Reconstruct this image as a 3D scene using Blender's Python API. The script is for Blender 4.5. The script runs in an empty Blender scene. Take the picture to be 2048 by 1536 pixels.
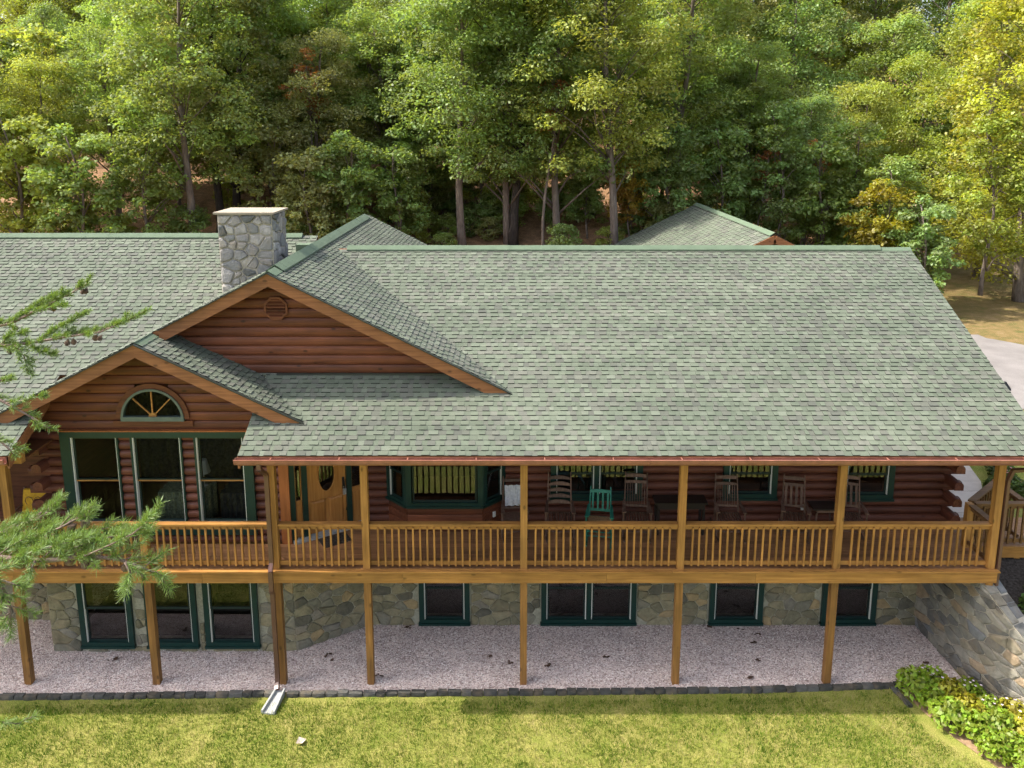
import bpy, math, random
import numpy as np
from mathutils import Vector, Matrix, noise as mnoise

R = math.radians
rng = random.Random(7)
NR = np.random.default_rng(11)
SC = bpy.context.scene
COL = SC.collection

# ------------------------------------------------------------------ camera, sky, sun, exposure
cam_d = bpy.data.cameras.new('camera')
cam_d.sensor_width = 36.0
cam_d.lens = 36.0 * 1530.0 / 2048.0
cam_d.shift_x = 0.001
cam_d.shift_y = -0.1152
cam_d.clip_start = 0.1
cam_d.clip_end = 2000
cam = bpy.data.objects.new('camera', cam_d)
cam.location = (0, -14.316, 11.488)
cam.rotation_euler = (R(90 - 10.01), 0, 0)
COL.objects.link(cam)
SC.camera = cam

SUN_EL, SUN_AZ = 50.0, -3.5           # from the left (-x), a touch from behind the house
world = bpy.data.worlds.new('World')
SC.world = world
world.use_nodes = True
wn = world.node_tree
bgn = wn.nodes['Background']
sky = wn.nodes.new('ShaderNodeTexSky')
sky.sky_type = 'NISHITA'
sky.sun_disc = False
sky.sun_elevation = R(SUN_EL)
sky.sun_rotation = R(270 - SUN_AZ)
sky.air_density = 1.0
sky.dust_density = 4.0
hsv = wn.nodes.new('ShaderNodeHueSaturation'); hsv.inputs['Saturation'].default_value = 0.6
wn.links.new(sky.outputs[0], hsv.inputs['Color']); wn.links.new(hsv.outputs[0], bgn.inputs[0])
bgn.inputs[1].default_value = 0.15
sd = bpy.data.lights.new('sun', 'SUN')
sd.energy = 2.75
sd.angle = R(0.6)
sd.color = (1.0, 0.93, 0.80)
sun = bpy.data.objects.new('sun', sd)
ts = Vector((-math.cos(R(SUN_EL)) * math.cos(R(SUN_AZ)), -math.cos(R(SUN_EL)) * math.sin(R(SUN_AZ)), math.sin(R(SUN_EL))))
sun.rotation_euler = ts.to_track_quat('Z', 'Y').to_euler()
sun.location = (-30, -5, 40)
COL.objects.link(sun)
SC.view_settings.view_transform = 'Standard'
SC.view_settings.look = 'None'
SC.view_settings.gamma = 1.0
SC.view_settings.exposure = 1.52
SC.cycles.max_bounces = 4
SC.cycles.diffuse_bounces = 2
SC.cycles.adaptive_threshold = 0.03
SC.cycles.use_denoising = True
SC.cycles.denoising_prefilter = 'NONE'
SC.cycles.sample_clamp_indirect = 4.0
SC.cycles.transparent_max_bounces = 8

# ------------------------------------------------------------------ mesh helpers
class MB:
    def __init__(self):
        self.v = []; self.f = []; self.c = []
    def add(self, vs, fs, col=None):
        b = len(self.v)
        self.v.extend([tuple(p) for p in vs])
        self.f.extend([tuple(i + b for i in q) for q in fs])
        if col is not None:
            self.c.extend([col] * len(vs))
        return self
    def box(self, x0, x1, y0, y1, z0, z1):
        return self.add([(x0, y0, z0), (x1, y0, z0), (x1, y1, z0), (x0, y1, z0), (x0, y0, z1), (x1, y0, z1), (x1, y1, z1), (x0, y1, z1)],
                        [(0, 3, 2, 1), (4, 5, 6, 7), (0, 1, 5, 4), (1, 2, 6, 5), (2, 3, 7, 6), (3, 0, 4, 7)])
    def hexa(self, p):       # 8 points, bottom ring then top ring
        return self.add(p, [(0, 3, 2, 1), (4, 5, 6, 7), (0, 1, 5, 4), (1, 2, 6, 5), (2, 3, 7, 6), (3, 0, 4, 7)])
    def bar(self, a, b, w, h, up=(0, 0, 1)):   # rectangular bar from a to b
        a = Vector(a); b = Vector(b); d = (b - a).normalized(); up = Vector(up)
        s = d.cross(up)
        if s.length < 1e-4: s = d.cross(Vector((0, 1, 0)))
        s.normalize(); u = s.cross(d).normalized()
        q = []
        for p in (a, b):
            q += [p - s * w / 2 - u * h / 2, p + s * w / 2 - u * h / 2, p + s * w / 2 + u * h / 2, p - s * w / 2 + u * h / 2]
        return self.add(q, [(0, 1, 2, 3), (7, 6, 5, 4), (0, 4, 5, 1), (1, 5, 6, 2), (2, 6, 7, 3), (3, 7, 4, 0)])
    def prism(self, poly, d):   # poly list of 3d points, extruded by vector d
        n = len(poly); d = Vector(d)
        q = [Vector(p) for p in poly]; q += [p + d for p in q]
        fs = [tuple(range(n - 1, -1, -1)), tuple(range(n, 2 * n))]
        for i in range(n):
            j = (i + 1) % n
            fs.append((i, j, n + j, n + i))
        return self.add(q, fs)
    def tube(self, pts, rad, n=8, caps=True):
        pts = [Vector(p) for p in pts]; b = len(self.v); N = len(pts)
        ref = Vector((0.13, 0.97, 0.2)).normalized()
        for i, p in enumerate(pts):
            d = (pts[min(i + 1, N - 1)] - pts[max(i - 1, 0)]).normalized()
            s = d.cross(ref)
            if s.length < 1e-3: s = d.cross(Vector((1, 0, 0)))
            s.normalize(); u = d.cross(s)
            r = rad[i] if hasattr(rad, '__len__') else rad
            for k in range(n):
                a = 2 * math.pi * k / n
                self.v.append(tuple(p + s * (r * math.cos(a)) + u * (r * math.sin(a))))
        for i in range(N - 1):
            for k in range(n):
                j = (k + 1) % n
                self.f.append((b + i * n + k, b + i * n + j, b + (i + 1) * n + j, b + (i + 1) * n + k))
        if caps:
            self.f.append(tuple(b + k for k in range(n - 1, -1, -1)))
            self.f.append(tuple(b + (N - 1) * n + k for k in range(n)))
        return self
    def lathe(self, prof, n=10, at=(0, 0, 0)):  # (r,z)
        b = len(self.v); N = len(prof)
        for r, z in prof:
            for k in range(n):
                a = 2 * math.pi * k / n
                self.v.append((at[0] + r * math.cos(a), at[1] + r * math.sin(a), at[2] + z))
        for i in range(N - 1):
            for k in range(n):
                j = (k + 1) % n
                self.f.append((b + i * n + k, b + i * n + j, b + (i + 1) * n + j, b + (i + 1) * n + k))
        self.f.append(tuple(b + k for k in range(n - 1, -1, -1)))
        self.f.append(tuple(b + (N - 1) * n + k for k in range(n)))
        return self
    def xf(self, T):
        self.v = [tuple(T @ Vector(p)) for p in self.v]
        return self

def mesh_of(mb, name):
    me = bpy.data.meshes.new(name)
    me.from_pydata(mb.v, [], mb.f)
    if mb.c and len(mb.c) == len(mb.v):
        at = me.attributes.new('Col', 'FLOAT_COLOR', 'POINT')
        a = np.ones((len(mb.c), 4), dtype=np.float32); a[:, :3] = np.array(mb.c, dtype=np.float32)[:, :3]
        at.data.foreach_set('color', a.ravel())
    me.update()
    return me

def tag(o, label=None, cat=None, group=None, kind=None):
    if label: o['label'] = label
    if cat: o['category'] = cat
    if group: o['group'] = group
    if kind: o['kind'] = kind
    return o

def obj(name, mb, mat, parent=None, smooth=False, local=False, label=None, kind=None):
    me = mb if isinstance(mb, bpy.types.Mesh) else mesh_of(mb, name)
    if mat is not None and not me.materials: me.materials.append(mat)
    if smooth:
        me.polygons.foreach_set('use_smooth', [True] * len(me.polygons))
    o = bpy.data.objects.new(name, me)
    COL.objects.link(o)
    if parent is not None:
        o.parent = parent
        if not local and parent.type == 'EMPTY':
            o.matrix_parent_inverse = Matrix.Translation(-Vector(parent.location))
    if label: o['label'] = label
    if kind: o['kind'] = kind
    return o

def thing(name, loc, label, cat, group=None, rz=0.0):
    o = bpy.data.objects.new(name, None)
    o.empty_display_size = 0.2
    o.location = loc; o.rotation_euler = (0, 0, rz)
    COL.objects.link(o)
    return tag(o, label, cat, group)

def inst(name, me, parent, loc=(0, 0, 0), rz=0.0, scale=None, rot=None):
    o = bpy.data.objects.new(name, me)
    COL.objects.link(o)
    if parent is not None:
        o.parent = parent
        if parent.type == 'EMPTY':
            o.matrix_parent_inverse = Matrix.Translation(-Vector(parent.location))
    o.location = loc
    o.rotation_euler = rot if rot else (0, 0, rz)
    if scale: o.scale = scale
    return o

def np_mesh(name, V, F, attr=None):
    V = np.asarray(V, dtype=np.float32); F = np.asarray(F, dtype=np.int32)
    me = bpy.data.meshes.new(name)
    n, k = F.shape
    me.vertices.add(len(V)); me.vertices.foreach_set('co', V.ravel())
    me.loops.add(n * k); me.loops.foreach_set('vertex_index', F.ravel())
    me.polygons.add(n)
    me.polygons.foreach_set('loop_start', np.arange(n, dtype=np.int32) * k)
    me.polygons.foreach_set('loop_total', np.full(n, k, dtype=np.int32))
    if attr is not None:
        a = me.attributes.new('rnd', 'FLOAT', 'POINT'); a.data.foreach_set('value', np.asarray(attr, dtype=np.float32))
    me.update()
    return me

# ------------------------------------------------------------------ materials
def newmat(name):
    m = bpy.data.materials.new(name); m.use_nodes = True
    nt = m.node_tree
    return m, nt, nt.nodes, nt.links, nt.nodes['Principled BSDF']

def ramp(nt, cols, fac=None):
    r = nt.nodes.new('ShaderNodeValToRGB')
    el = r.color_ramp.elements
    while len(el) < len(cols): el.new(0.5)
    for e, (p, c) in zip(el, cols):
        e.position = p; e.color = (c[0], c[1], c[2], 1)
    if fac is not None: nt.links.new(fac, r.inputs[0])
    return r

def mathn(nt, op, a, b=None):
    m = nt.nodes.new('ShaderNodeMath'); m.operation = op
    for i, x in enumerate((a, b)):
        if x is None: continue
        if isinstance(x, (int, float)): m.inputs[i].default_value = x
        else: nt.links.new(x, m.inputs[i])
    return m.outputs[0]

def mixc(nt, fac, a, b, mode='MIX'):
    m = nt.nodes.new('ShaderNodeMix'); m.data_type = 'RGBA'; m.blend_type = mode
    for i, x in ((0, fac), (6, a), (7, b)):
        if isinstance(x, (int, float)): m.inputs[i].default_value = x
        elif isinstance(x, tuple): m.inputs[i].default_value = (x[0], x[1], x[2], 1)
        else: nt.links.new(x, m.inputs[i])
    return m.outputs[2]

def position(nt, scale=(1, 1, 1), rnd=True):
    g = nt.nodes.new('ShaderNodeNewGeometry')
    p = g.outputs['Position']
    if rnd:
        oi = nt.nodes.new('ShaderNodeObjectInfo')
        va = nt.nodes.new('ShaderNodeVectorMath'); va.operation = 'ADD'
        cx = nt.nodes.new('ShaderNodeCombineXYZ')
        k = mathn(nt, 'MULTIPLY', oi.outputs['Random'], 41.0)
        for i in range(3): nt.links.new(k, cx.inputs[i])
        nt.links.new(p, va.inputs[0]); nt.links.new(cx.outputs[0], va.inputs[1])
        p = va.outputs[0]
    mp = nt.nodes.new('ShaderNodeMapping'); mp.inputs['Scale'].default_value = scale
    nt.links.new(p, mp.inputs[0])
    return mp.outputs[0]

def tex(nt, vec, scale, detail=3.0, rough=0.55, kind='noise'):
    if kind == 'noise':
        t = nt.nodes.new('ShaderNodeTexNoise'); t.inputs['Detail'].default_value = detail; t.inputs['Roughness'].default_value = rough
    else:
        t = nt.nodes.new('ShaderNodeTexVoronoi')
    t.inputs['Scale'].default_value = scale
    if vec is not None: nt.links.new(vec, t.inputs['Vector'])
    return t

def bump(nt, h, bs, strength=0.3, dist=0.02):
    b = nt.nodes.new('ShaderNodeBump'); b.inputs['Strength'].default_value = strength; b.inputs['Distance'].default_value = dist
    nt.links.new(h, b.inputs['Height']); nt.links.new(b.outputs[0], bs.inputs['Normal'])

def wood(name, dark, light, axis=0, rough=0.6, knots=0.55, vary=0.35, grain=22.0, spec=0.3):
    m, nt, N, L, bs = newmat(name)
    sc = [grain, grain, grain]; sc[axis] = 1.3
    p = position(nt, tuple(sc))
    n1 = tex(nt, p, 1.0, 4.0, 0.6)
    r1 = ramp(nt, [(0.25, dark), (0.75, light)], n1.outputs[0])
    p2 = position(nt, (1, 1, 1))
    n2 = tex(nt, p2, 1.1, 3.0)
    r2 = ramp(nt, [(0.3, (0.62, 0.62, 0.62)), (0.7, (1.12, 1.08, 1.05))], n2.outputs[0])
    c = mixc(nt, 0.8, r1.outputs[0], r2.outputs[0], 'MULTIPLY')
    if knots:
        ks = [4.2, 4.2, 4.2]; ks[axis] = 2.2
        pk = position(nt, tuple(ks))
        vk = tex(nt, pk, 1.0, kind='vor'); vk.inputs['Randomness'].default_value = 1.0
        rk = ramp(nt, [(0.07, (1, 1, 1)), (0.15, (0, 0, 0))], vk.outputs['Distance'])
        kf = mathn(nt, 'MULTIPLY', rk.outputs[0], knots)
        c = mixc(nt, kf, c, tuple(x * 0.3 for x in dark))
    oi = N.new('ShaderNodeObjectInfo')
    hs = N.new('ShaderNodeHueSaturation')
    L.new(mathn(nt, 'ADD', mathn(nt, 'MULTIPLY', oi.outputs['Random'], vary), 1 - vary / 2), hs.inputs['Value'])
    L.new(c, hs.inputs['Color'])
    L.new(hs.outputs[0], bs.inputs['Base Color'])
    bs.inputs['Roughness'].default_value = rough
    bs.inputs['Specular IOR Level'].default_value = spec
    bump(nt, n1.outputs[0], bs, 0.25, 0.006)
    return m

def plain(name, col, rough=0.5, metal=0.0, var=0.12, scale=6.0, spec=0.4):
    m, nt, N, L, bs = newmat(name)
    p = position(nt, (1, 1, 1))
    n = tex(nt, p, scale, 4.0, 0.6)
    a = tuple(x * (1 - var) for x in col); b = tuple(min(1, x * (1 + var)) for x in col)
    r = ramp(nt, [(0.3, a), (0.7, b)], n.outputs[0])
    L.new(r.outputs[0], bs.inputs['Base Color'])
    bs.inputs['Roughness'].default_value = rough; bs.inputs['Metallic'].default_value = metal
    bs.inputs['Specular IOR Level'].default_value = spec
    return m

MT = {}
MT['log'] = wood('log_stain', (0.075, 0.025, 0.0155), (0.180, 0.064, 0.037), 0, 0.5, 0.5, 0.4)
MT['log_y'] = wood('log_stain_y', (0.075, 0.025, 0.0155), (0.180, 0.064, 0.037), 1, 0.5, 0.5, 0.4)
MT['siding'] = wood('siding_stain', (0.085, 0.027, 0.014), (0.205, 0.068, 0.032), 0, 0.5, 0.8, 0.5)
MT['fascia'] = wood('fascia_stain', (0.16, 0.062, 0.026), (0.33, 0.145, 0.062), 0, 0.55, 0.7, 0.2)
MT['cedar'] = wood('cedar_stain', (0.23, 0.105, 0.026), (0.46, 0.235, 0.066), 0, 0.55, 0.6, 0.25)
MT['cedar_z'] = wood('cedar_stain_z', (0.23, 0.105, 0.026), (0.46, 0.235, 0.066), 2, 0.55, 0.7, 0.28)
MT['cedar_low'] = wood('dark_post_stain', (0.15, 0.072, 0.022), (0.33, 0.165, 0.048), 2, 0.6, 0.7, 0.25)  # darker, browner wood used on the lower posts
MT['cedar_y'] = wood('cedar_stain_y', (0.16, 0.07, 0.024), (0.32, 0.15, 0.05), 1, 0.6, 0.5, 0.25)
MT['deck'] = wood('deck_stain', (0.24, 0.115, 0.05), (0.44, 0.235, 0.11), 0, 0.5, 0.3, 0.35)
MT['ceil'] = wood('porch_ceiling', (0.12, 0.045, 0.018), (0.22, 0.09, 0.035), 0, 0.6, 0.3, 0.2)
MT['oak'] = wood('door_oak', (0.34, 0.14, 0.035), (0.55, 0.26, 0.075), 2, 0.35, 0, 0.12)
MT['trimwood'] = wood('trim_wood', (0.26, 0.085, 0.026), (0.42, 0.15, 0.045), 2, 0.5, 0.5, 0.2)
MT['darkwood'] = wood('weathered_wood', (0.075, 0.042, 0.03), (0.19, 0.115, 0.08), 2, 0.6, 0, 0.4)
MT['blackwood'] = wood('black_wood', (0.012, 0.009, 0.008), (0.03, 0.022, 0.018), 0, 0.5, 0, 0.3)
MT['floor_in'] = wood('room_floor', (0.22, 0.12, 0.05), (0.36, 0.22, 0.10), 0, 0.35, 0, 0.2)
MT['green'] = plain('green_trim_paint', (0.005, 0.029, 0.023), 0.4, 0, 0.15)
MT['green_sash'] = plain('dark_sash_paint', (0.008, 0.022, 0.020), 0.35, 0, 0.15)
MT['green_chair'] = plain('green_chair_paint', (0.016, 0.16, 0.11), 0.45, 0, 0.2, 14)
MT['liner'] = plain('pale_vinyl_liner', (0.62, 0.62, 0.56), 0.35, 0, 0.05)
MT['white'] = plain('white_plastic', (0.75, 0.75, 0.72), 0.4, 0, 0.05)
MT['cloth'] = plain('white_cloth', (0.495, 0.495, 0.522), 0.9, 0, 0.2, 20)
MT['rush'] = plain('rush_seat', (0.27, 0.16, 0.075), 0.85, 0, 0.35, 40)
MT['copper'] = plain('brown_gutter_metal', (0.27, 0.112, 0.080), 0.3, 0.15, 0.25, 5, 0.6)
MT['spout'] = plain('downspout_paint', (0.105, 0.05, 0.038), 0.3, 0.1, 0.15, 4, 0.6)
MT['black'] = plain('black_metal', (0.016, 0.016, 0.018), 0.4, 0.2)
MT['drip'] = plain('drip_edge', (0.03, 0.035, 0.03), 0.5, 0.1)
MT['dark_in'] = plain('dim_room_wall', (0.06, 0.05, 0.042), 0.9)
MT['fabric'] = plain('patterned_fabric', (0.33, 0.34, 0.22), 0.95, 0, 0.55, 18)
MT['curtain'] = plain('dark_curtain', (0.07, 0.065, 0.06), 0.95, 0, 0.5, 12)
MT['lampshade'] = plain('lampshade', (0.6, 0.58, 0.52), 0.9, 0, 0.05)
MT['mortar'] = plain('mortar', (0.352, 0.317, 0.260), 0.95, 0, 0.18, 18, 0.1)
MT['mortar_d'] = plain('weathered_mortar', (0.32, 0.305, 0.23), 0.95, 0, 0.22, 18, 0.1)
MT['capstone'] = plain('chimney_cap_stone', (0.302, 0.259, 0.202), 0.85, 0, 0.12, 9, 0.2)
MT['concrete'] = plain('concrete', (0.56, 0.49, 0.42), 0.9, 0, 0.10, 3, 0.2)
MT['splash'] = plain('pale_concrete', (0.360, 0.367, 0.353), 0.85, 0, 0.1, 12, 0.2)
MT['mulch'] = plain('dark_mulch', (0.05, 0.042, 0.036), 0.95, 0, 0.6, 22, 0.1)
MT['soil'] = plain('dry_soil', (0.30, 0.20, 0.125), 0.95, 0, 0.3, 14, 0.1)
MT['yellow'] = plain('yellow_cushion', (0.62, 0.36, 0.03), 0.9, 0, 0.2, 20)
MT['cone'] = plain('pine_cone', (0.15, 0.095, 0.065), 0.8, 0, 0.4, 60)
MT['pebble_leaf'] = plain('dead_leaf', (0.085, 0.045, 0.028), 0.9, 0, 0.4, 14)
MT['paper'] = plain('pale_dry_leaf', (0.496, 0.416, 0.336), 0.9, 0, 0.15, 30)

def stone_mat(name, cols, rough=0.85, attr=False):
    m, nt, N, L, bs = newmat(name)
    if attr: at_ = N.new('ShaderNodeAttribute'); at_.attribute_name = 'Col'; rs = at_.outputs['Fac']
    else: rs = N.new('ShaderNodeObjectInfo').outputs['Random']
    r = ramp(nt, cols, rs); r.color_ramp.interpolation = 'CONSTANT'
    p = position(nt, (1, 1, 1))
    n = tex(nt, p, 7.0, 6.0, 0.65)
    rr = ramp(nt, [(0.25, (0.6, 0.6, 0.6)), (0.75, (1.3, 1.28, 1.25))], n.outputs[0])
    c = mixc(nt, 0.9, r.outputs[0], rr.outputs[0], 'MULTIPLY')
    n3 = tex(nt, p, 2.6, 3.0)
    r3 = ramp(nt, [(0.5, (0, 0, 0)), (0.72, (1, 1, 1))], n3.outputs[0])
    c = mixc(nt, mathn(nt, 'MULTIPLY', r3.outputs[0], 0.35), c, (0.30, 0.22, 0.13))
    L.new(c, bs.inputs['Base Color'])
    bs.inputs['Roughness'].default_value = rough
    bs.inputs['Specular IOR Level'].default_value = 0.2
    n2 = tex(nt, p, 16.0, 6.0, 0.7)
    bump(nt, n2.outputs[0], bs, 0.7, 0.025)
    return m
SCOL = [(0.0, (0.175, 0.160, 0.103)), (0.2, (0.223, 0.200, 0.125)), (0.4, (0.196, 0.185, 0.138)), (0.58, (0.254, 0.225, 0.142)), (0.80, (0.122, 0.115, 0.086)), (0.87, (0.318, 0.240, 0.129)), (0.93, (0.212, 0.195, 0.155))]
MT['stone'] = stone_mat('basement_stone', SCOL)
MT['stone_s'] = stone_mat('basement_small_stone', SCOL, 0.85, True)
MT['stone_c'] = stone_mat('chimney_stone', [(0.0, (0.25, 0.24, 0.235)), (0.25, (0.32, 0.305, 0.295)), (0.5, (0.21, 0.21, 0.21)), (0.7, (0.38, 0.365, 0.345)), (0.86, (0.12, 0.125, 0.125)), (0.975, (0.42, 0.27, 0.10))])
MT['stone_r'] = stone_mat('retaining_stone', [(0.0, (0.184, 0.178, 0.159)), (0.2, (0.245, 0.230, 0.196)), (0.42, (0.144, 0.141, 0.134)), (0.6, (0.208, 0.184, 0.141)), (0.75, (0.104, 0.101, 0.095)), (0.86, (0.269, 0.208, 0.144)), (0.93, (0.159, 0.165, 0.172))])
MT['block'] = stone_mat('edging_block', [(0.0, (0.055, 0.055, 0.05)), (0.5, (0.075, 0.075, 0.07)), (0.85, (0.10, 0.10, 0.095))])

def shingle_mat(name, use_attr):
    m, nt, N, L, bs = newmat(name)
    if use_attr:
        a = N.new('ShaderNodeAttribute'); a.attribute_name = 'Col'; src = a.outputs['Color']
    else:
        a = N.new('ShaderNodeObjectInfo'); at_ = N.new('ShaderNodeAttribute'); at_.attribute_name = 'Col'; src = mixc(nt, 1.0, a.outputs['Color'], at_.outputs['Color'], 'MULTIPLY')
    p = position(nt, (1, 1, 1), False)
    n = tex(nt, position(nt, (0.35, 1.6, 1.6), False), 1.0, 4.0, 0.6)
    r = ramp(nt, [(0.3, (0.80, 0.82, 0.80)), (0.7, (1.16, 1.13, 1.12))], n.outputs[0])
    c = mixc(nt, 1.0, src, r.outputs[0], 'MULTIPLY')
    n2 = tex(nt, p, 260.0, 2.0, 0.7)
    r2 = ramp(nt, [(0.3, (0.72, 0.72, 0.72)), (0.7, (1.25, 1.25, 1.25))], n2.outputs[0])
    c = mixc(nt, 0.8, c, r2.outputs[0], 'MULTIPLY')
    L.new(c, bs.inputs['Base Color'])
    bs.inputs['Roughness'].default_value = 0.9
    bs.inputs['Specular IOR Level'].default_value = 0.25
    return m
MT['shingle'] = shingle_mat('roof_shingle_field', True)
MT['shingle_o'] = shingle_mat('roof_shingle', False)
MT['ridge'] = plain('ridge_cap_shingle', (0.106, 0.145, 0.098), 0.85, 0, 0.10, 3, 0.2)
MT['under'] = plain('roof_underlay', (0.05, 0.055, 0.05), 0.95)

m, nt, N, L, bs = newmat('window_glass')
out = N['Material Output']
tr = N.new('ShaderNodeBsdfTransparent'); tr.inputs[0].default_value = (0.62, 0.66, 0.64, 1)
gl = N.new('ShaderNodeBsdfGlossy'); gl.inputs['Roughness'].default_value = 0.015
fr = N.new('ShaderNodeFresnel'); fr.inputs['IOR'].default_value = 1.95
mx = N.new('ShaderNodeMixShader')
L.new(fr.outputs[0], mx.inputs[0]); L.new(tr.outputs[0], mx.inputs[1]); L.new(gl.outputs[0], mx.inputs[2]); L.new(mx.outputs[0], out.inputs['Surface'])
MT['glass'] = m
MT['glass_g'] = m.copy(); MT['glass_g'].name = 'great_room_glass'
for n_ in MT['glass_g'].node_tree.nodes:
    if n_.type == 'FRESNEL': n_.inputs['IOR'].default_value = 1.2

def leaf_mat(name, trans=0.35, gloss=0.05, objcol=True, base=(0.06, 0.1, 0.03), spread=0.9):
    m, nt, N, L, bs = newmat(name)
    out = N['Material Output']; N.remove(bs)
    at = N.new('ShaderNodeAttribute'); at.attribute_name = 'rnd'
    if objcol:
        oi = N.new('ShaderNodeObjectInfo'); src = oi.outputs['Color']
    else:
        rg = N.new('ShaderNodeRGB'); rg.outputs[0].default_value = (*base, 1); src = rg.outputs[0]
    hs = N.new('ShaderNodeHueSaturation')
    L.new(mathn(nt, 'ADD', mathn(nt, 'MULTIPLY', at.outputs['Fac'], 0.05), 0.475), hs.inputs['Hue'])
    L.new(mathn(nt, 'ADD', mathn(nt, 'MULTIPLY', at.outputs['Fac'], spread), 1 - spread / 2), hs.inputs['Value'])
    L.new(src, hs.inputs['Color'])
    df = N.new('ShaderNodeBsdfDiffuse'); tl = N.new('ShaderNodeBsdfTranslucent'); gs = N.new('ShaderNodeBsdfGlossy')
    gs.inputs['Roughness'].default_value = 0.5
    L.new(hs.outputs[0], df.inputs[0])
    yl = mixc(nt, 1.0, hs.outputs[0], (1.35, 1.25, 0.55), 'MULTIPLY')
    L.new(yl, tl.inputs[0])
    m1 = N.new('ShaderNodeMixShader'); m1.inputs[0].default_value = trans
    L.new(df.outputs[0], m1.inputs[1]); L.new(tl.outputs[0], m1.inputs[2])
    m2 = N.new('ShaderNodeMixShader'); m2.inputs[0].default_value = gloss
    L.new(m1.outputs[0], m2.inputs[1]); L.new(gs.outputs[0], m2.inputs[2])
    L.new(m2.outputs[0], out.inputs['Surface'])
    return m
MT['leaf'] = leaf_mat('broad_leaf', 0.5, 0.03)
MT['needle'] = leaf_mat('pine_needle', 0.25, 0.05, False, (0.15, 0.225, 0.055), 0.9)
MT['grassblade'] = leaf_mat('grass_blade', 0.3, 0.02, False, (0.2, 0.22, 0.05), 0.9)
MT['petal'] = plain('pink_petal', (0.75, 0.30, 0.32), 0.8, 0, 0.3, 30)
MT['petal_w'] = plain('pale_petal', (0.75, 0.62, 0.68), 0.8, 0, 0.1, 30)

def bark_mat(name, a, b):
    m, nt, N, L, bs = newmat(name)
    p = position(nt, (9, 9, 1.6))
    n = tex(nt, p, 1.0, 6.0, 0.7)
    r = ramp(nt, [(0.3, a), (0.7, b)], n.outputs[0])
    L.new(r.outputs[0], bs.inputs['Base Color']); bs.inputs['Roughness'].default_value = 0.95
    bs.inputs['Specular IOR Level'].default_value = 0.1
    bump(nt, n.outputs[0], bs, 0.9, 0.06)
    return m
MT['bark'] = bark_mat('grey_bark', (0.09, 0.07, 0.058), (0.25, 0.205, 0.17))
MT['bark_d'] = bark_mat('dark_bark', (0.028, 0.024, 0.022), (0.09, 0.076, 0.066))
MT['twig'] = bark_mat('pine_bark', (0.12, 0.085, 0.07), (0.28, 0.21, 0.175))

# ground: lawn in front, dry turf right, leaf litter on the wooded hill
m, nt, N, L, bs = newmat('ground_cover')
p = position(nt, (1, 1, 1), False)
n1 = tex(nt, p, 0.55, 4.0, 0.6); n2 = tex(nt, p, 2.6, 5.0, 0.65); n3 = tex(nt, p, 40.0, 4.0, 0.7)
lawn = ramp(nt, [(0.30, (0.075, 0.127, 0.017)), (0.43, (0.161, 0.192, 0.034)), (0.55, (0.254, 0.238, 0.066)), (0.70, (0.339, 0.274, 0.131))], mathn(nt, 'ADD', mathn(nt, 'ADD', mathn(nt, 'MULTIPLY', n1.outputs[0], 0.25), mathn(nt, 'MULTIPLY', n2.outputs[0], 0.35)), mathn(nt, 'MULTIPLY', n3.outputs[0], 0.4)))
fine = ramp(nt, [(0.3, (0.6, 0.6, 0.6)), (0.7, (1.3, 1.3, 1.3))], n3.outputs[0])
lawnc = mixc(nt, 0.8, lawn.outputs[0], fine.outputs[0], 'MULTIPLY')
lit = ramp(nt, [(0.3, (0.09, 0.052, 0.03)), (0.5, (0.28, 0.165, 0.095)), (0.7, (0.50, 0.33, 0.20))], n3.outputs[0])
litc = mixc(nt, 0.7, lit.outputs[0], ramp(nt, [(0.35, (0.5, 0.5, 0.5)), (0.7, (1.3, 1.2, 1.1))], n2.outputs[0]).outputs[0], 'MULTIPLY')
dry = ramp(nt, [(0.32, (0.09, 0.10, 0.03)), (0.5, (0.18, 0.13, 0.055)), (0.7, (0.26, 0.18, 0.10))], mathn(nt, 'ADD', mathn(nt, 'MULTIPLY', n1.outputs[0], 0.35), mathn(nt, 'MULTIPLY', n2.outputs[0], 0.65)))
dryc = mixc(nt, 0.8, dry.outputs[0], fine.outputs[0], 'MULTIPLY')
za = N.new('ShaderNodeAttribute'); za.attribute_name = 'Col'
sp = N.new('ShaderNodeSeparateColor'); L.new(za.outputs['Color'], sp.inputs[0])
c = mixc(nt, sp.outputs[0], lawnc, dryc); c = mixc(nt, sp.outputs[1], c, litc)
L.new(c, bs.inputs['Base Color']); bs.inputs['Roughness'].default_value = 0.95; bs.inputs['Specular IOR Level'].default_value = 0.1
bump(nt, n3.outputs[0], bs, 0.5, 0.03)
MT['ground'] = m

m, nt, N, L, bs = newmat('gravel')
p = position(nt, (1, 1, 1), False)
v = tex(nt, p, 38.0, kind='vor')
r = ramp(nt, [(0.0, (0.32, 0.245, 0.215)), (0.3, (0.60, 0.475, 0.43)), (0.6, (0.76, 0.63, 0.575)), (0.85, (0.85, 0.76, 0.70))], None)
sx = N.new('ShaderNodeSeparateColor'); L.new(v.outputs['Color'], sx.inputs[0]); L.new(sx.outputs[0], r.inputs[0])
n1 = tex(nt, p, 1.6, 4.0); rr = ramp(nt, [(0.3, (0.75, 0.73, 0.74)), (0.7, (1.08, 1.05, 1.03))], n1.outputs[0])
L.new(mixc(nt, 1.0, r.outputs[0], rr.outputs[0], 'MULTIPLY'), bs.inputs['Base Color'])
bs.inputs['Roughness'].default_value = 0.9; bs.inputs['Specular IOR Level'].default_value = 0.2
bump(nt, v.outputs['Distance'], bs, 1.0, 0.02)
MT['gravel'] = m
m, nt, N, L, bs = newmat('pebble')
a = N.new('ShaderNodeAttribute'); a.attribute_name = 'rnd'
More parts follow.
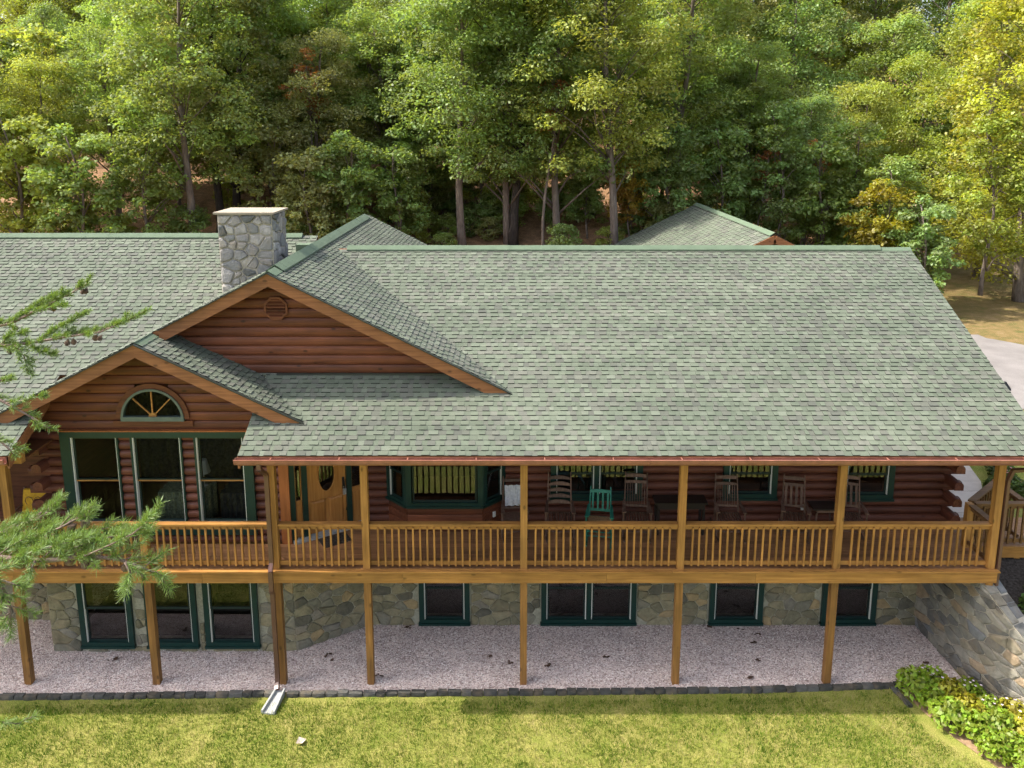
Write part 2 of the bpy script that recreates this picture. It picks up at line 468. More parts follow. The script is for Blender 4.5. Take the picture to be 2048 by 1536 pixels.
r = ramp(nt, [(0.0, (0.24, 0.18, 0.16)), (0.25, (0.54, 0.43, 0.39)), (0.6, (0.74, 0.615, 0.565)), (0.9, (0.86, 0.78, 0.73))], a.outputs['Fac'])
L.new(r.outputs[0], bs.inputs['Base Color']); bs.inputs['Roughness'].default_value = 0.85; bs.inputs['Specular IOR Level'].default_value = 0.25
MT['pebble'] = m
m, nt, N, L, bs = newmat('asphalt')
p = position(nt, (1, 1, 1), False)
n1 = tex(nt, p, 0.7, 5.0); n2 = tex(nt, p, 55.0, 3.0)
r = ramp(nt, [(0.3, (0.135, 0.122, 0.117)), (0.7, (0.225, 0.207, 0.200))], n1.outputs[0])
r2 = ramp(nt, [(0.3, (0.8, 0.8, 0.8)), (0.7, (1.15, 1.15, 1.15))], n2.outputs[0])
L.new(mixc(nt, 1.0, r.outputs[0], r2.outputs[0], 'MULTIPLY'), bs.inputs['Base Color']); bs.inputs['Roughness'].default_value = 0.9
MT['asphalt'] = m

# ------------------------------------------------------------------ the setting: ground
PITCH = 0.522
def smooth(a, b, t):
    t = max(0.0, min(1.0, (t - a) / (b - a))); return t * t * (3 - 2 * t)
def wall_x(y):     # inner face of the retaining wall
    P = [(4.0, 9.40), (2.0, 9.52), (0.1, 9.66), (-0.55, 9.85), (-1.3, 10.2), (-2.2, 10.75), (-2.9, 11.25)]
    if y >= P[0][0]: return P[0][1]
    for (ya, xa), (yb, xb) in zip(P, P[1:]):
        if yb <= y <= ya:
            return xa + (xb - xa) * (ya - y) / (ya - yb)
    return P[-1][1]
def ground_z(x, y):
    y0 = 13.0 + 24.0 * smooth(9.0, 25.0, x)
    t = y - y0
    hill = 0.0
    if t > 0: hill = 0.14 * t if t < 16 else 2.24 + 0.25 * (t - 16)
    hill = min(hill, 30.0)
    bench = 2.42
    if x > 9.9 and y < 12:
        lo = smooth(-3.2, 1.6, y)
        z = bench * lo
        z = z * smooth(-3.4, -2.6, y) if y < 0 else z
    elif y < 12:
        z = bench * smooth(9.0, 12.0, y) if x > -16 else bench * smooth(2.0, 12.0, y)
    else:
        z = bench
    z += hill
    if y > 14: z += 0.25 * mnoise.noise((x * 0.13, y * 0.13, 0.0))
    return z
xs = sorted(set([round(v, 3) for v in list(np.arange(-120, -16, 4.0)) + list(np.arange(-16, 9.5, 1.5)) + [9.75, 9.93] + list(np.arange(10.2, 30, 0.8)) + list(np.arange(30, 121, 4.0))]))
ys = sorted(set([round(v, 3) for v in list(np.arange(-140, -6, 8.0)) + list(np.arange(-6, 14, 0.5)) + list(np.arange(14, 60, 1.5)) + list(np.arange(60, 141, 5.0))]))
V = []; C = []; F = []
for j, y in enumerate(ys):
    for i, x in enumerate(xs):
        xx = x
        if x in (9.75, 9.93): xx = wall_x(y) + (0.1 if x == 9.75 else 0.26)
        elif x > 9.93 and x < 13: xx = x + max(0, (wall_x(y) - 9.6)) * (13 - x) / 3.07
        zz = ground_z(9.0 if x <= 9.75 and xx > 9.0 else (xx if x > 9.93 else 10.0 if x == 9.93 else x), y)
        V.append((xx, y, zz))
        dryf = smooth(6.0, 15.0, y) if x > 11 else 0.0
        lit = smooth(12.0, 17.0, y - 24.0 * smooth(9.0, 25.0, x))
        C.append((dryf, lit, 0))
nx = len(xs)
for j in range(len(ys) - 1):
    for i in range(nx - 1):
        F.append((j * nx + i, j * nx + i + 1, (j + 1) * nx + i + 1, (j + 1) * nx + i))
g = MB(); g.v = V; g.f = F; g.c = C
ground = obj('ground', g, MT['ground'], smooth=True)
tag(ground, 'mown lawn rising behind the house into leaf strewn wooded hillside', 'ground', kind='structure')

# gravel bed under the deck
g = MB()
edge_pts = [(-14.5, -0.31), (-10.5, -0.30), (-5.4, -0.22), (-0.2, -0.17), (5.0, -0.10), (7.65, 0.02), (8.6, 0.06), (9.6, 0.03)]
for (xa, ya), (xb, yb) in zip(edge_pts, edge_pts[1:]):
    g.add([(xa, ya, 0.012), (xb, yb, 0.012), (xb, 4.2, 0.012), (xa, 4.2, 0.012)], [(0, 1, 2, 3)])
gravel = obj('gravel_bed', g, MT['gravel'])
tag(gravel, 'pinkish white gravel strip running below the raised deck', 'gravel', kind='structure')
def edge_y(x):
    for (xa, ya), (xb, yb) in zip(edge_pts, edge_pts[1:]):
        if xa <= x <= xb: return ya + (yb - ya) * (x - xa) / (xb - xa)
    return -0.3
# loose pebbles
n = 26000
px = NR.uniform(-13.5, 9.55, n); py = NR.uniform(-0.28, 2.0, n)
ey = np.array([edge_y(a) for a in px])
k = (py > ey + 0.03); px = px[k]; py = py[k]; n = len(px)
s = NR.uniform(0.010, 0.022, n)
ax = NR.uniform(0.8, 1.5, n); ang = NR.uniform(0, 6.28, n)
base = np.array([(1, 0, 0), (0, 1, 0), (-1, 0, 0), (0, -1, 0), (0.15, 0.1, 0.75), (0, 0, -0.5)])
V = base[None] * s[:, None, None]
V = V * np.stack([ax, 1 / ax, np.ones(n)], 1)[:, None, :]
V = V + NR.normal(0, 0.003, V.shape)
ca, sa = np.cos(ang)[:, None], np.sin(ang)[:, None]
X = V[:, :, 0] * ca - V[:, :, 1] * sa + px[:, None]; Y = V[:, :, 0] * sa + V[:, :, 1] * ca + py[:, None]
V = np.stack([X, Y, V[:, :, 2] + 0.018], 2).reshape(-1, 3)
fo = np.array([(0, 1, 4), (1, 2, 4), (2, 3, 4), (3, 0, 4)])
F = (fo[None] + (np.arange(n) * 6)[:, None, None]).reshape(-1, 3)
me = np_mesh('pebbles', V, F, np.repeat(NR.random(n), 6)); me.materials.append(MT['pebble'])
tag(obj('pebbles', me, None), 'loose pinkish pebbles scattered over the gravel bed', 'pebbles', kind='stuff')

# grass blades on the lawn in view
n = 250000
gx = NR.uniform(-13.5, 12.5, n); gy = NR.uniform(-4.2, 0.0, n)
ey = np.array([edge_y(a) if a < 9.6 else -3 for a in gx])
def patch(x, y, sc, seed):
    return np.array([mnoise.noise((a * sc, b * sc, seed)) for a, b in zip(x, y)])
pn = 0.6 * patch(gx, gy, 0.9, 3.1) + 0.5 * patch(gx, gy, 3.1, 9.0) + 0.5 * patch(gx, gy, 9.0, 5.0)
ok = (gy < ey - 0.17) & (NR.random(n) < np.clip(0.78 - 0.9 * pn, 0.12, 1.0))
inbed = (gx > 8.05 + np.clip(-gy - 1.3, 0, 3) * 0.75) & (gy < 0.1)
ok &= ~inbed
bare = (gy > ey - 0.30) & (NR.random(n) < 0.72 + 0.5 * pn)
ok &= ~bare
gx = gx[ok]; gy = gy[ok]; pn = pn[ok]; n = len(gx)
hh = NR.uniform(0.03, 0.085, n); an = NR.uniform(0, 6.28, n); w = NR.uniform(0.004, 0.008, n)
lx = NR.normal(0, 0.022, n); ly = NR.normal(0, 0.022, n)
V = np.zeros((n, 3, 3))
V[:, 0] = np.stack([gx - np.cos(an) * w, gy - np.sin(an) * w, np.zeros(n)], 1)
V[:, 1] = np.stack([gx + np.cos(an) * w, gy + np.sin(an) * w, np.zeros(n)], 1)
V[:, 2] = np.stack([gx + lx, gy + ly, hh], 1)
F = np.arange(n * 3).reshape(-1, 3)
rv = np.clip(0.5 + 0.55 * pn + NR.normal(0, 0.24, n), 0, 1)
me = np_mesh('grass', V.reshape(-1, 3), F, np.repeat(rv, 3))
m, nt, N, L, bs = newmat('lawn_grass'); out = N['Material Output']
a = N.new('ShaderNodeAttribute'); a.attribute_name = 'rnd'
r = ramp(nt, [(0.05, (0.058, 0.130, 0.013)), (0.32, (0.128, 0.209, 0.022)), (0.55, (0.227, 0.275, 0.040)), (0.78, (0.339, 0.321, 0.087)), (1.0, (0.388, 0.339, 0.157))], a.outputs['Fac'])
tl = N.new('ShaderNodeBsdfTranslucent'); df = N.new('ShaderNodeBsdfDiffuse'); mx = N.new('ShaderNodeMixShader'); mx.inputs[0].default_value = 0.35
L.new(r.outputs[0], tl.inputs[0]); L.new(r.outputs[0], df.inputs[0]); L.new(df.outputs[0], mx.inputs[1]); L.new(tl.outputs[0], mx.inputs[2]); L.new(mx.outputs[0], out.inputs['Surface'])
me.materials.append(m)
tag(obj('grass', me, None), 'short patchy lawn grass, green and straw yellow', 'grass', kind='stuff')

# driveway and walkway
def sheet(name, left, right, z, mat, thick=0.1):
    g = MB(); n = len(left)
    for i in range(n - 1):
        g.add([(left[i][0], left[i][1], z), (right[i][0], right[i][1], z), (right[i + 1][0], right[i + 1][1], z), (left[i + 1][0], left[i + 1][1], z)], [(0, 1, 2, 3)])
    return obj(name, g, mat)
dw = sheet('driveway', [(11.5, 9.6), (11.5, 19.0)], [(60, 10.8), (60, 19.6)], 2.45, MT['asphalt'])
tag(dw, 'pale worn asphalt drive beyond the right end of the house', 'driveway', kind='structure')
wl = [(9.92, 2.2), (10.25, 3.2), (10.5, 4.4), (10.7, 5.8), (10.8, 7.4), (10.9, 9.55)]
wr = [(11.05, 2.2), (11.72, 3.3), (12.28, 4.4), (12.60, 5.6), (12.75, 7.2), (12.85, 9.55)]
wk = bpy.data.objects.new('walkway', None); COL.objects.link(wk); wk.location = (11.2, 5, 2.45)
tag(wk, 'curved pale concrete walkway beside the log corner', 'walkway', kind='structure')
for i in range(len(wl) - 1):
    a0, a1, b0, b1 = Vector((*wl[i], 0)), Vector((*wl[i + 1], 0)), Vector((*wr[i], 0)), Vector((*wr[i + 1], 0))
    for h in (0, 1):
        t0, t1 = h * 0.5 + 0.006, h * 0.5 + 0.494
        p0, p1, p2, p3 = a0.lerp(a1, t0), b0.lerp(b1, t0), b0.lerp(b1, t1), a0.lerp(a1, t1)
        g = MB().prism([(q.x, q.y, 2.40) for q in (p0, p1, p2, p3)], (0, 0, 0.075 + 0.002 * h))
        obj('paving_slab', g, MT['concrete'], wk)

# ------------------------------------------------------------------ the house
house = thing('log_house', (0, 6.0, 0), 'long log house with green shingle roof, gables and stone basement', 'house')
Z0, YE = 5.306, -0.4                       # eave height and depth of the main roof plane
def zmain(y): return Z0 + PITCH * (y - YE)
UX, UZ, GP = -4.979, 8.639, 0.5156         # upper cross gable ridge
FX, FZ, FP = -7.469, 7.343, 0.50           # front gable ridge
def z_ur(x): return UZ - GP * (x - UX)
def z_ul(x): return UZ - GP * (UX - x)
def z_fr(x): return FZ - FP * (x - FX)

PAL = [(0.106, 0.126, 0.095), (0.113, 0.132, 0.100), (0.101, 0.120, 0.090), (0.124, 0.142, 0.111), (0.108, 0.115, 0.096), (0.095, 0.102, 0.087), (0.115, 0.123, 0.102)]
PW = [20, 18, 14, 12, 16, 9, 11]
SHRINK = 0.127
BUTT = 0.10
roof = obj('roof', MB().box(-1, 9, 6.2, 6.6, 7.6, 7.9), MT['under'], house)   # roof decking, extended below
shing = MB()
def tab(mb, O, U, Vv, Nn, u0, u1, v, e, h, col):
    P = lambda u, vv, hh: O + U * u + Vv * vv + Nn * hh
    ov = v + e * 1.08
    q = [P(u0, v, h), P(u1, v, h), P(u1, ov, 0.0015), P(u0, ov, 0.0015)]
    mb.add(q, [(0, 1, 2, 3)], col)
    bc = tuple(c * BUTT for c in col)          # cut edge: black asphalt, with the shadow line under the tab put into its colour
    q = [P(u0, v, -0.004), P(u1, v, -0.004), P(u1, v, h), P(u0, v, h), P(u0, ov, 0.0015), P(u1, ov, 0.0015)]
    mb.add(q, [(0, 1, 2, 3), (0, 3, 4), (1, 5, 2)], bc)
def field(O, U, Vv, u0, u1, v1, e=SHRINK, tw=0.128, single=0, seed=1, mb=shing):
    r = random.Random(seed)
    O = Vector(O); U = Vector(U).normalized(); Vv = Vector(Vv).normalized(); Nn = U.cross(Vv).normalized()
    if Nn.z < 0: Nn = -Nn
    rows = int(v1 / e)
    cnt = 0
    for j in range(rows + 1):
        v = j * e
        if v + e * 0.4 > v1: break
        u = u0; hi = r.random() < 0.5
        wav = r.uniform(0, 6.28)
        ub = u0 - r.uniform(0, tw)
        lastcol = None
        while u < u1:
            w = r.uniform(0.6, 1.5) * tw
            nu = min(ub + w, u1); ub = ub + w
            if nu <= u: continue
            col = r.choices(PAL, PW)[0]
            k = r.uniform(0.9, 1.1); col = tuple(c * k for c in col)
            h = 0.022 if hi else 0.008
            jit = r.uniform(-0.004, 0.004) + 0.005 * math.sin(u * 0.9 + wav)
            if cnt < single:
                me = TABS[hi]
                o = bpy.data.objects.new('shingle', me); COL.objects.link(o); o.parent = roof
                M3 = Matrix((U * (nu - u), Vv, Nn)).transposed().to_4x4()
                o.matrix_world = Matrix.Translation(O + U * u + Vv * (v + jit)) @ M3
                o.color = (*col, 1)
                cnt += 1
            else:
                tab(mb, O, U, Vv, Nn, u, nu, v + jit, e, h, col)
            u = nu; hi = not hi
TABS = {}
for hi in (True, False):
    t_ = MB(); tab(t_, Vector((0, 0, 0)), Vector((1, 0, 0)), Vector((0, 1, 0)), Vector((0, 0, 1)), 0, 1, 0, SHRINK, 0.022 if hi else 0.008, (1, 1, 1))
    me = mesh_of(t_, 'shingle'); me.materials.append(MT['shingle_o']); TABS[hi] = me

XR = 10.51; XPL = -5.28; YR = 5.606; YL = 6.10; XLL = -9.72
slope = Vector((0, 1, PITCH))
sl = lambda y: (y - YE) * math.sqrt(1 + PITCH ** 2)
field((0, YE, Z0), (1, 0, 0), slope, XPL, XR, sl(YR), single=297, seed=3)                         # main right
field((0, YE, Z0), (1, 0, 0), slope, -17.5, XLL, sl(1.5), seed=4)                                  # left porch
field((0, 1.5, zmain(1.5)), (1, 0, 0), slope, -17.5, -5.2, sl(YL) - sl(1.5), seed=5)              # left main
gl = math.sqrt(1 + GP ** 2)
# upper gable right slope: eave line runs along y
field((0.0, 0, z_ur(0.0)), (0, 1, 0), (-1, 0, GP), 1.067, 12.07, 4.979 * gl, seed=6)
fl = math.sqrt(1 + FP ** 2)
field((-4.139, 0, z_fr(-4.139)), (0, 1, 0), (-1, 0, FP), 0.343, 1.60, 3.33 * fl, seed=7)
# shared left slope of both gables
field((-10.6, 0, z_ul(-10.6)), (0, 1, 0), (1, 0, GP), 0.343, 1.07, (10.6 - 7.47) * gl, seed=8)
field((-10.6, 0, z_ul(-10.6)), (0, 1, 0), (1, 0, GP), 1.067, 12.07, (10.6 - 4.979) * gl, seed=9)
obj('shingle_field', shing, MT['shingle'], roof, kind='stuff')

# roof decking under the shingles (slabs), hidden from above but closing the attic
dk = MB()
def slab(p4, t=0.10):
    p4 = [Vector(p) for p in p4]
    n_ = (p4[1] - p4[0]).cross(p4[3] - p4[0]).normalized()
    if n_.z < 0: n_ = -n_
    top = [p - n_ * 0.006 for p in p4]; bot = [p - n_ * t for p in p4]
    dk.hexa(bot + top)
slab([(XPL, YE, Z0), (XR, YE, Z0), (XR, YR, zmain(YR)), (XPL, YR, zmain(YR))])
slab([(-17.5, YE, Z0), (XLL, YE, Z0), (XLL, 1.5, zmain(1.5)), (-17.5, 1.5, zmain(1.5))])
slab([(-17.5, 1.5, zmain(1.5)), (-5.2, 1.5, zmain(1.5)), (-5.2, YL, zmain(YL)), (-17.5, YL, zmain(YL))])
slab([(-4.0, YR, zmain(YR)), (XR, YR, zmain(YR)), (XR, 12.2, zmain(YR) - 6.6 * PITCH), (-4.0, 12.2, zmain(YR) - 6.6 * PITCH)])
slab([(-17.5, YL, zmain(YL)), (-5.2, YL, zmain(YL)), (-5.2, 12.2, zmain(YL) - 6.1 * PITCH), (-17.5, 12.2, zmain(YL) - 6.1 * PITCH)])
slab([(UX, 1.067, UZ), (0, 1.067, z_ur(0)), (0, 12.07, z_ur(0)), (UX, 12.07, UZ)])
slab([(-10.6, 1.067, z_ul(-10.6)), (UX, 1.067, UZ), (UX, 12.07, UZ), (-10.6, 12.07, z_ul(-10.6))])
slab([(FX, 0.343, FZ), (-4.139, 0.343, z_fr(-4.139)), (-4.139, 1.6, z_fr(-4.139)), (FX, 1.6, FZ)])
slab([(-10.6, 0.343, z_ul(-10.6)), (FX, 0.343, FZ), (FX, 1.07, FZ), (-10.6, 1.07, z_ul(-10.6))])
# reuse the roof object for the decking
roof.data = mesh_of(dk, 'roof'); roof.data.materials.append(MT['ceil'])

# ridge caps: rounded vent caps raised above the shingles
def ridge_cap(a, b, side, pitch, w=0.19, lift=0.05):
    a = Vector(a); b = Vector(b); s_ = Vector(side)
    prof = [(-w, -w * pitch + lift * 0.55), (-w * 0.5, -w * 0.5 * pitch + lift * 0.8), (0, lift * 1.0), (w * 0.5, -w * 0.5 * pitch + lift * 0.8), (w, -w * pitch + lift * 0.55)]
    g = MB(); n = len(prof)
    d = (b - a); Ln = d.length; segs = max(1, int(Ln / 0.3))
    for i in range(segs):
        p = a + d * (i / segs); q = a + d * ((i + 1) / segs)
        z0 = Vector((0, 0, 0.0)); z1 = Vector((0, 0, rng.uniform(0.0, 0.007)))
        vs = []
        for base_, zz in ((p, z1), (q, z1)):
            for (o_, h_) in prof: vs.append(base_ + s_ * o_ + Vector((0, 0, h_)) + zz)
            for (o_, h_) in prof: vs.append(base_ + s_ * o_ + Vector((0, 0, h_ - 0.022)) + zz)
        fs = []
        for k in range(n - 1): fs += [(k, k + 1, 2 * n + k + 1, 2 * n + k), (n + k + 1, n + k, 3 * n + k, 3 * n + k + 1)]
        fs += [(0, 2 * n, 3 * n, n), (n - 1, 2 * n - 1, 4 * n - 1, 3 * n - 1)]
        for k in range(n - 1): fs += [(k, n + k, n + k + 1, k + 1), (2 * n + k + 1, 3 * n + k + 1, 3 * n + k, 2 * n + k)]
        g.add(vs, fs)
    o = obj('ridge_cap', g, MT['ridge'], roof, smooth=False)
    if lift > 0.05:
        vb = MB()  # dark bars added to draw the shadow line under the cap edges
        for sg in (-1, 1):
            off = s_ * (sg * (w - 0.02)) + Vector((0, 0, -(w - 0.02) * pitch + lift * 0.22))
            vb.bar(a + off, b + off, 0.03, 0.06)
        obj('ridge_shadow_bar', vb, MT['drip'], roof)
    return o
rc1 = ridge_cap((-4.3, YR, zmain(YR)), (9.7, YR, zmain(YR)), (0, 1, 0), PITCH, 0.13, 0.085)
ridge_cap((9.7, YR, zmain(YR)), (XR, YR, zmain(YR)), (0, 1, 0), PITCH, 0.12, 0.03)
ridge_cap((-17.5, YL, zmain(YL)), (-5.6, YL, zmain(YL)), (0, 1, 0), PITCH, 0.13, 0.085)
ridge_cap((UX, 1.067, UZ), (UX, 1.55, UZ), (1, 0, 0), GP, 0.17, 0.03)
ridge_cap((UX, 1.55, UZ), (UX, 11.6, UZ), (1, 0, 0), GP, 0.2, 0.085)
ridge_cap((FX, 0.343, FZ), (FX, 1.07, FZ), (1, 0, 0), FP, 0.16, 0.03)

# rake fascia boards
def rake(x0, z0, x1, z1, y, h=0.27, t=0.045, name='fascia_board', mat='fascia'):
    g = MB()
    a = Vector((x0, y, z0)); b = Vector((x1, y, z1))
    off = Vector((0, 0, -0.022)); dn = Vector((0, 0, -h))
    g.hexa([a + off + dn, b + off + dn, b + off + dn + Vector((0, t, 0)), a + off + dn + Vector((0, t, 0)),
            a + off, b + off, b + off + Vector((0, t, 0)), a + off + Vector((0, t, 0))])
    return obj(name, g, MT[mat], house)
rake(UX, UZ, 0.0, z_ur(0), 1.045)
rake(-7.30, z_ul(-7.30), UX, UZ, 1.045)
rake(FX, FZ, -4.15, z_fr(-4.15), 0.32)
rake(-10.6, z_ul(-10.6), FX, FZ, 0.32)
# main right rake and porch roof side rakes (run along y)
def rake_y(x, y0, y1, h=0.24, t=0.045):
    g = MB()
    q = lambda y, d, dx: Vector((x + dx, y, zmain(y) - 0.02 - d))
    g.hexa([q(y0, h, 0), q(y0, h, t), q(y1, h, t), q(y1, h, 0), q(y0, 0, 0), q(y0, 0, t), q(y1, 0, t), q(y1, 0, 0)])
    return obj('fascia_board', g, MT['fascia'], house)
rake_y(XR - 0.03, YE, YR); rake_y(XPL - 0.012, YE, 1.05); rake_y(XLL - 0.03, YE, 1.05)
# drip edges (thin dark metal strips on the rakes)
g = MB()
for (x0, z0, x1, z1, y) in ((UX, UZ, 0.02, z_ur(0.02), 1.03), (-7.3, z_ul(-7.3), UX, UZ, 1.03), (FX, FZ, -4.12, z_fr(-4.12), 0.305), (-10.6, z_ul(-10.6), FX, FZ, 0.305)):
    a = Vector((x0, y, z0 - 0.012)); b = Vector((x1, y, z1 - 0.012))
    g.bar(a, b, 0.06, 0.022, (0, 0, 1))
obj('drip_edge', g, MT['drip'], house)
g = MB(); g.box(-5.05, -1.4, 1.50, 1.56, zmain(1.53) - 0.02, zmain(1.53) + 0.03)
obj('flashing', g, MT['drip'], house)

# ---- gable walls with log siding
def rowmesh(rows):  # rows: ring list of (z, depth, x0, x1), y plane -> half round board
    pass
def siding_row(parent, y, z0, z1, xl, xr, mat, depth=0.035, name='siding_log', holes=None):
    """board whose ends follow functions xl(z), xr(z)"""
    prof = [(0.0, 0.0), (0.06, 0.55), (0.25, 0.9), (0.5, 1.0), (0.75, 0.9), (0.94, 0.55), (1.0, 0.0)]
    zs = [z0 + (z1 - z0) * a for a, _ in prof]
    spans = [(xl, xr)]
    if holes:
        zc = (z0 + z1) / 2; nl = []
        for (ha, hb) in holes: spans = [(xl, lambda z, ha=ha: ha), (lambda z, hb=hb: hb, xr)]
    for (fa, fb) in spans:
        if fb(z0) - fa(z0) < 0.03 and fb(z1) - fa(z1) < 0.03: continue
        g = MB(); vs = []
        for (a, d), z in zip(prof, zs):
            xa, xb = fa(z), fb(z)
            if xb < xa: xa = xb = (xa + xb) / 2
            vs += [(xa, y - d * depth, z), (xb, y - d * depth, z)]
        fs = [(2 * i, 2 * i + 1, 2 * i + 3, 2 * i + 2) for i in range(len(prof) - 1)]
        fs.append(tuple(2 * i for i in range(len(prof)))); fs.append(tuple(2 * i + 1 for i in range(len(prof) - 1, -1, -1)))
        g.add(vs, fs)
        obj(name, g, mat, parent, smooth=False)

YU = 1.54
uw = obj('gable_wall', MB().prism([(-7.4, YU + 0.05, 6.0), (-0.3, YU + 0.05, 6.0), (UX, YU + 0.05, UZ - 0.15)], (0, 0.08, 0)), MT['siding'], house)
z = 6.12; hgt = 0.207
while z < UZ - 0.2:
    siding_row(uw, YU + 0.05, z, z + hgt - 0.004, lambda q: UX - max(0.0, (UZ - 0.12 - q)) / GP, lambda q: UX + max(0.0, (UZ - 0.12 - q)) / GP, MT['siding'], 0.05)
    z += hgt
# octagonal louvre vent
vx, vz, vr = -4.99, 7.78, 0.27
oc = [(vx + vr * math.cos(R(22.5 + 45 * k)), YU - 0.045, vz + vr * math.sin(R(22.5 + 45 * k))) for k in range(8)]
ic = [(vx + vr * 0.82 * math.cos(R(22.5 + 45 * k)), YU - 0.045, vz + vr * 0.82 * math.sin(R(22.5 + 45 * k))) for k in range(8)]
g = MB(); vs = oc + ic + [(a, b + 0.05, c) for a, b, c in oc] + [(a, b + 0.05, c) for a, b, c in ic]
fs = []
for k in range(8):
    j = (k + 1) % 8; fs += [(k, j, 8 + j, 8 + k), (k, 16 + k, 16 + j, j), (8 + k, 8 + j, 24 + j, 24 + k)]
g.add(vs, fs)
vent = obj('gable_vent', g, MT['siding'], house)
for k in range(6):
    zz = vz - 0.19 + k * 0.072
    hw = min(0.205, (vr * 0.82 * 1.0) - max(0, abs(zz + 0.02 - vz) - 0.09))
    hw = min(hw, 0.2)
    obj('louvre', MB().hexa([(vx - hw, YU - 0.05, zz - 0.012), (vx + hw, YU - 0.05, zz - 0.012), (vx + hw, YU - 0.005, zz + 0.03), (vx - hw, YU - 0.005, zz + 0.03),
                             (vx - hw, YU - 0.05, zz + 0.012), (vx + hw, YU - 0.05, zz + 0.012), (vx + hw, YU - 0.005, zz + 0.052), (vx - hw, YU - 0.005, zz + 0.052)]), MT['siding'], vent)

# front gable wall with log siding, arched window
YG = 1.08
fw = thing('x', (0, 0, 0), None, None); bpy.data.objects.remove(fw)
AX, AZ, AR = -7.565, 5.50, 0.62
zt = 5.235
head = MB().box(-9.9, -4.9, YG + 0.02, YG + 0.1, 5.20, 5.245)
fgw = obj('front_gable_wall', head, MT['siding'], house)
def flx(q): return max(-10.35, UX - (UZ - 0.12 - q) / GP)
def frx(q): return min(-4.55, FX + (FZ - 0.12 - q) / FP)
z = 5.245
while z < FZ - 0.2:
    zm = z + 0.1; hol = None
    if AZ - 0.10 < zm < AZ + AR + 0.05:
        q = max(0.0, min(abs(z - AZ), abs(z + 0.2 - AZ))) if zm > AZ else 0
        hw = math.sqrt(max(0.02, (AR + 0.03) ** 2 - (max(0, z - AZ)) ** 2))
        hol = [(AX - hw, AX + hw)]
    siding_row(fgw, YG + 0.02, z, z + 0.196, flx, frx, MT['log'] if z < 5.3 else MT['siding'], 0.032, holes=hol)
    z += 0.2

def arc(cx, cz, r, y, n=20): return [(cx + r * math.cos(math.pi * k / n), y, cz + r * math.sin(math.pi * k / n)) for k in range(n + 1)]
def arch_ring(r0, r1, y0, y1, zb):
    g = MB(); a = arc(AX, AZ, r0, y0); b = arc(AX, AZ, r1, y0); n = len(a)
    vs = a + b + [(p[0], y1, p[2]) for p in a] + [(p[0], y1, p[2]) for p in b]
    fs = []
    for k in range(n - 1):
        fs += [(k, k + 1, n + k + 1, n + k), (n + k, n + k + 1, 3 * n + k + 1, 3 * n + k), (k, 2 * n + k, 2 * n + k + 1, k + 1)]
    fs += [(0, n, 3 * n, 2 * n), (n - 1, 3 * n - 1, 4 * n - 1, 2 * n - 1)]
    g.add(vs, fs)
    return g
aw = obj('arched_window', arch_ring(0.665, 0.775, YG - 0.05, YG + 0.04, 0).box(AX - 0.84, AX + 0.84, YG - 0.055, YG + 0.04, AZ - 0.16, AZ - 0.045), MT['siding'], house)
g = arch_ring(0.615, 0.665, YG - 0.075, YG + 0.04, 0); g.box(AX - 0.665, AX + 0.665, YG - 0.08, YG + 0.04, AZ - 0.045, AZ + 0.05)
obj('frame', g, plain('grey_green_vinyl', (0.095, 0.125, 0.11), 0.4), aw)
g = MB(); a = arc(AX, AZ + 0.03, 0.615, YG - 0.01); g.add(a, [tuple(range(len(a)))]); obj('pane', g, MT['glass_g'], aw)
for ang in (45, 90, 135):
    d = Vector((math.cos(R(ang)), 0, math.sin(R(ang))))
    c0 = Vector((AX, YG - 0.03, AZ + 0.05))
    obj('muntin', MB().bar(c0 + d * 0.05, c0 + d * 0.56, 0.025, 0.03, (0, 1, 0)), MT['cedar'], aw)
g = MB(); a = arc(AX, AZ + 0.05, 0.085, YG - 0.05, 10); g.prism(a, (0, 0.05, 0)); obj('rosette', g, MT['cedar'], aw)

# ---- log walls
def half_log(x0, x1, y, z, h=0.191, depth=0.085, full=False):
    g = MB(); n = 9; vs = []
    for k in range(n):
        a = -math.pi / 2 + math.pi * k / (n - 1)
        vs += [(x0, y - depth * math.cos(a) ** 0.8 if math.cos(a) > 0 else y, z + h / 2 + h / 2 * math.sin(a)), (x1, y - depth * math.cos(a) ** 0.8 if math.cos(a) > 0 else y, z + h / 2 + h / 2 * math.sin(a))]
    fs = [(2 * i, 2 * i + 1, 2 * i + 3, 2 * i + 2) for i in range(n - 1)]
    fs.append(tuple(2 * i for i in range(n))); fs.append(tuple(2 * i + 1 for i in range(n - 1, -1, -1)))
    g.add(vs, fs)
    return g
def round_log_y(x, y0, y1, z, h=0.191, w=0.2):   # squarish rounded log end running along y
    g = MB(); prof = [(-0.5, 0.0), (-0.5, 0.55), (-0.42, 0.8), (-0.22, 0.97), (0, 1.0), (0.22, 0.97), (0.42, 0.8), (0.5, 0.55), (0.5, 0.0)]
    g.prism([(x + a * w, y0, z + b * h) for a, b in prof], (0, y1 - y0, 0)); return g
def round_log_x(y, x0, x1, z, h=0.191, w=0.2):
    g = MB(); prof = [(-0.5, 0.0), (-0.5, 0.55), (-0.42, 0.8), (-0.22, 0.97), (0, 1.0), (0.22, 0.97), (0.42, 0.8), (0.5, 0.55), (0.5, 0.0)]
    g.prism([(x0, y + a * w, z + b * h) for a, b in prof], (x1 - x0, 0, 0)); return g

LH = 0.197
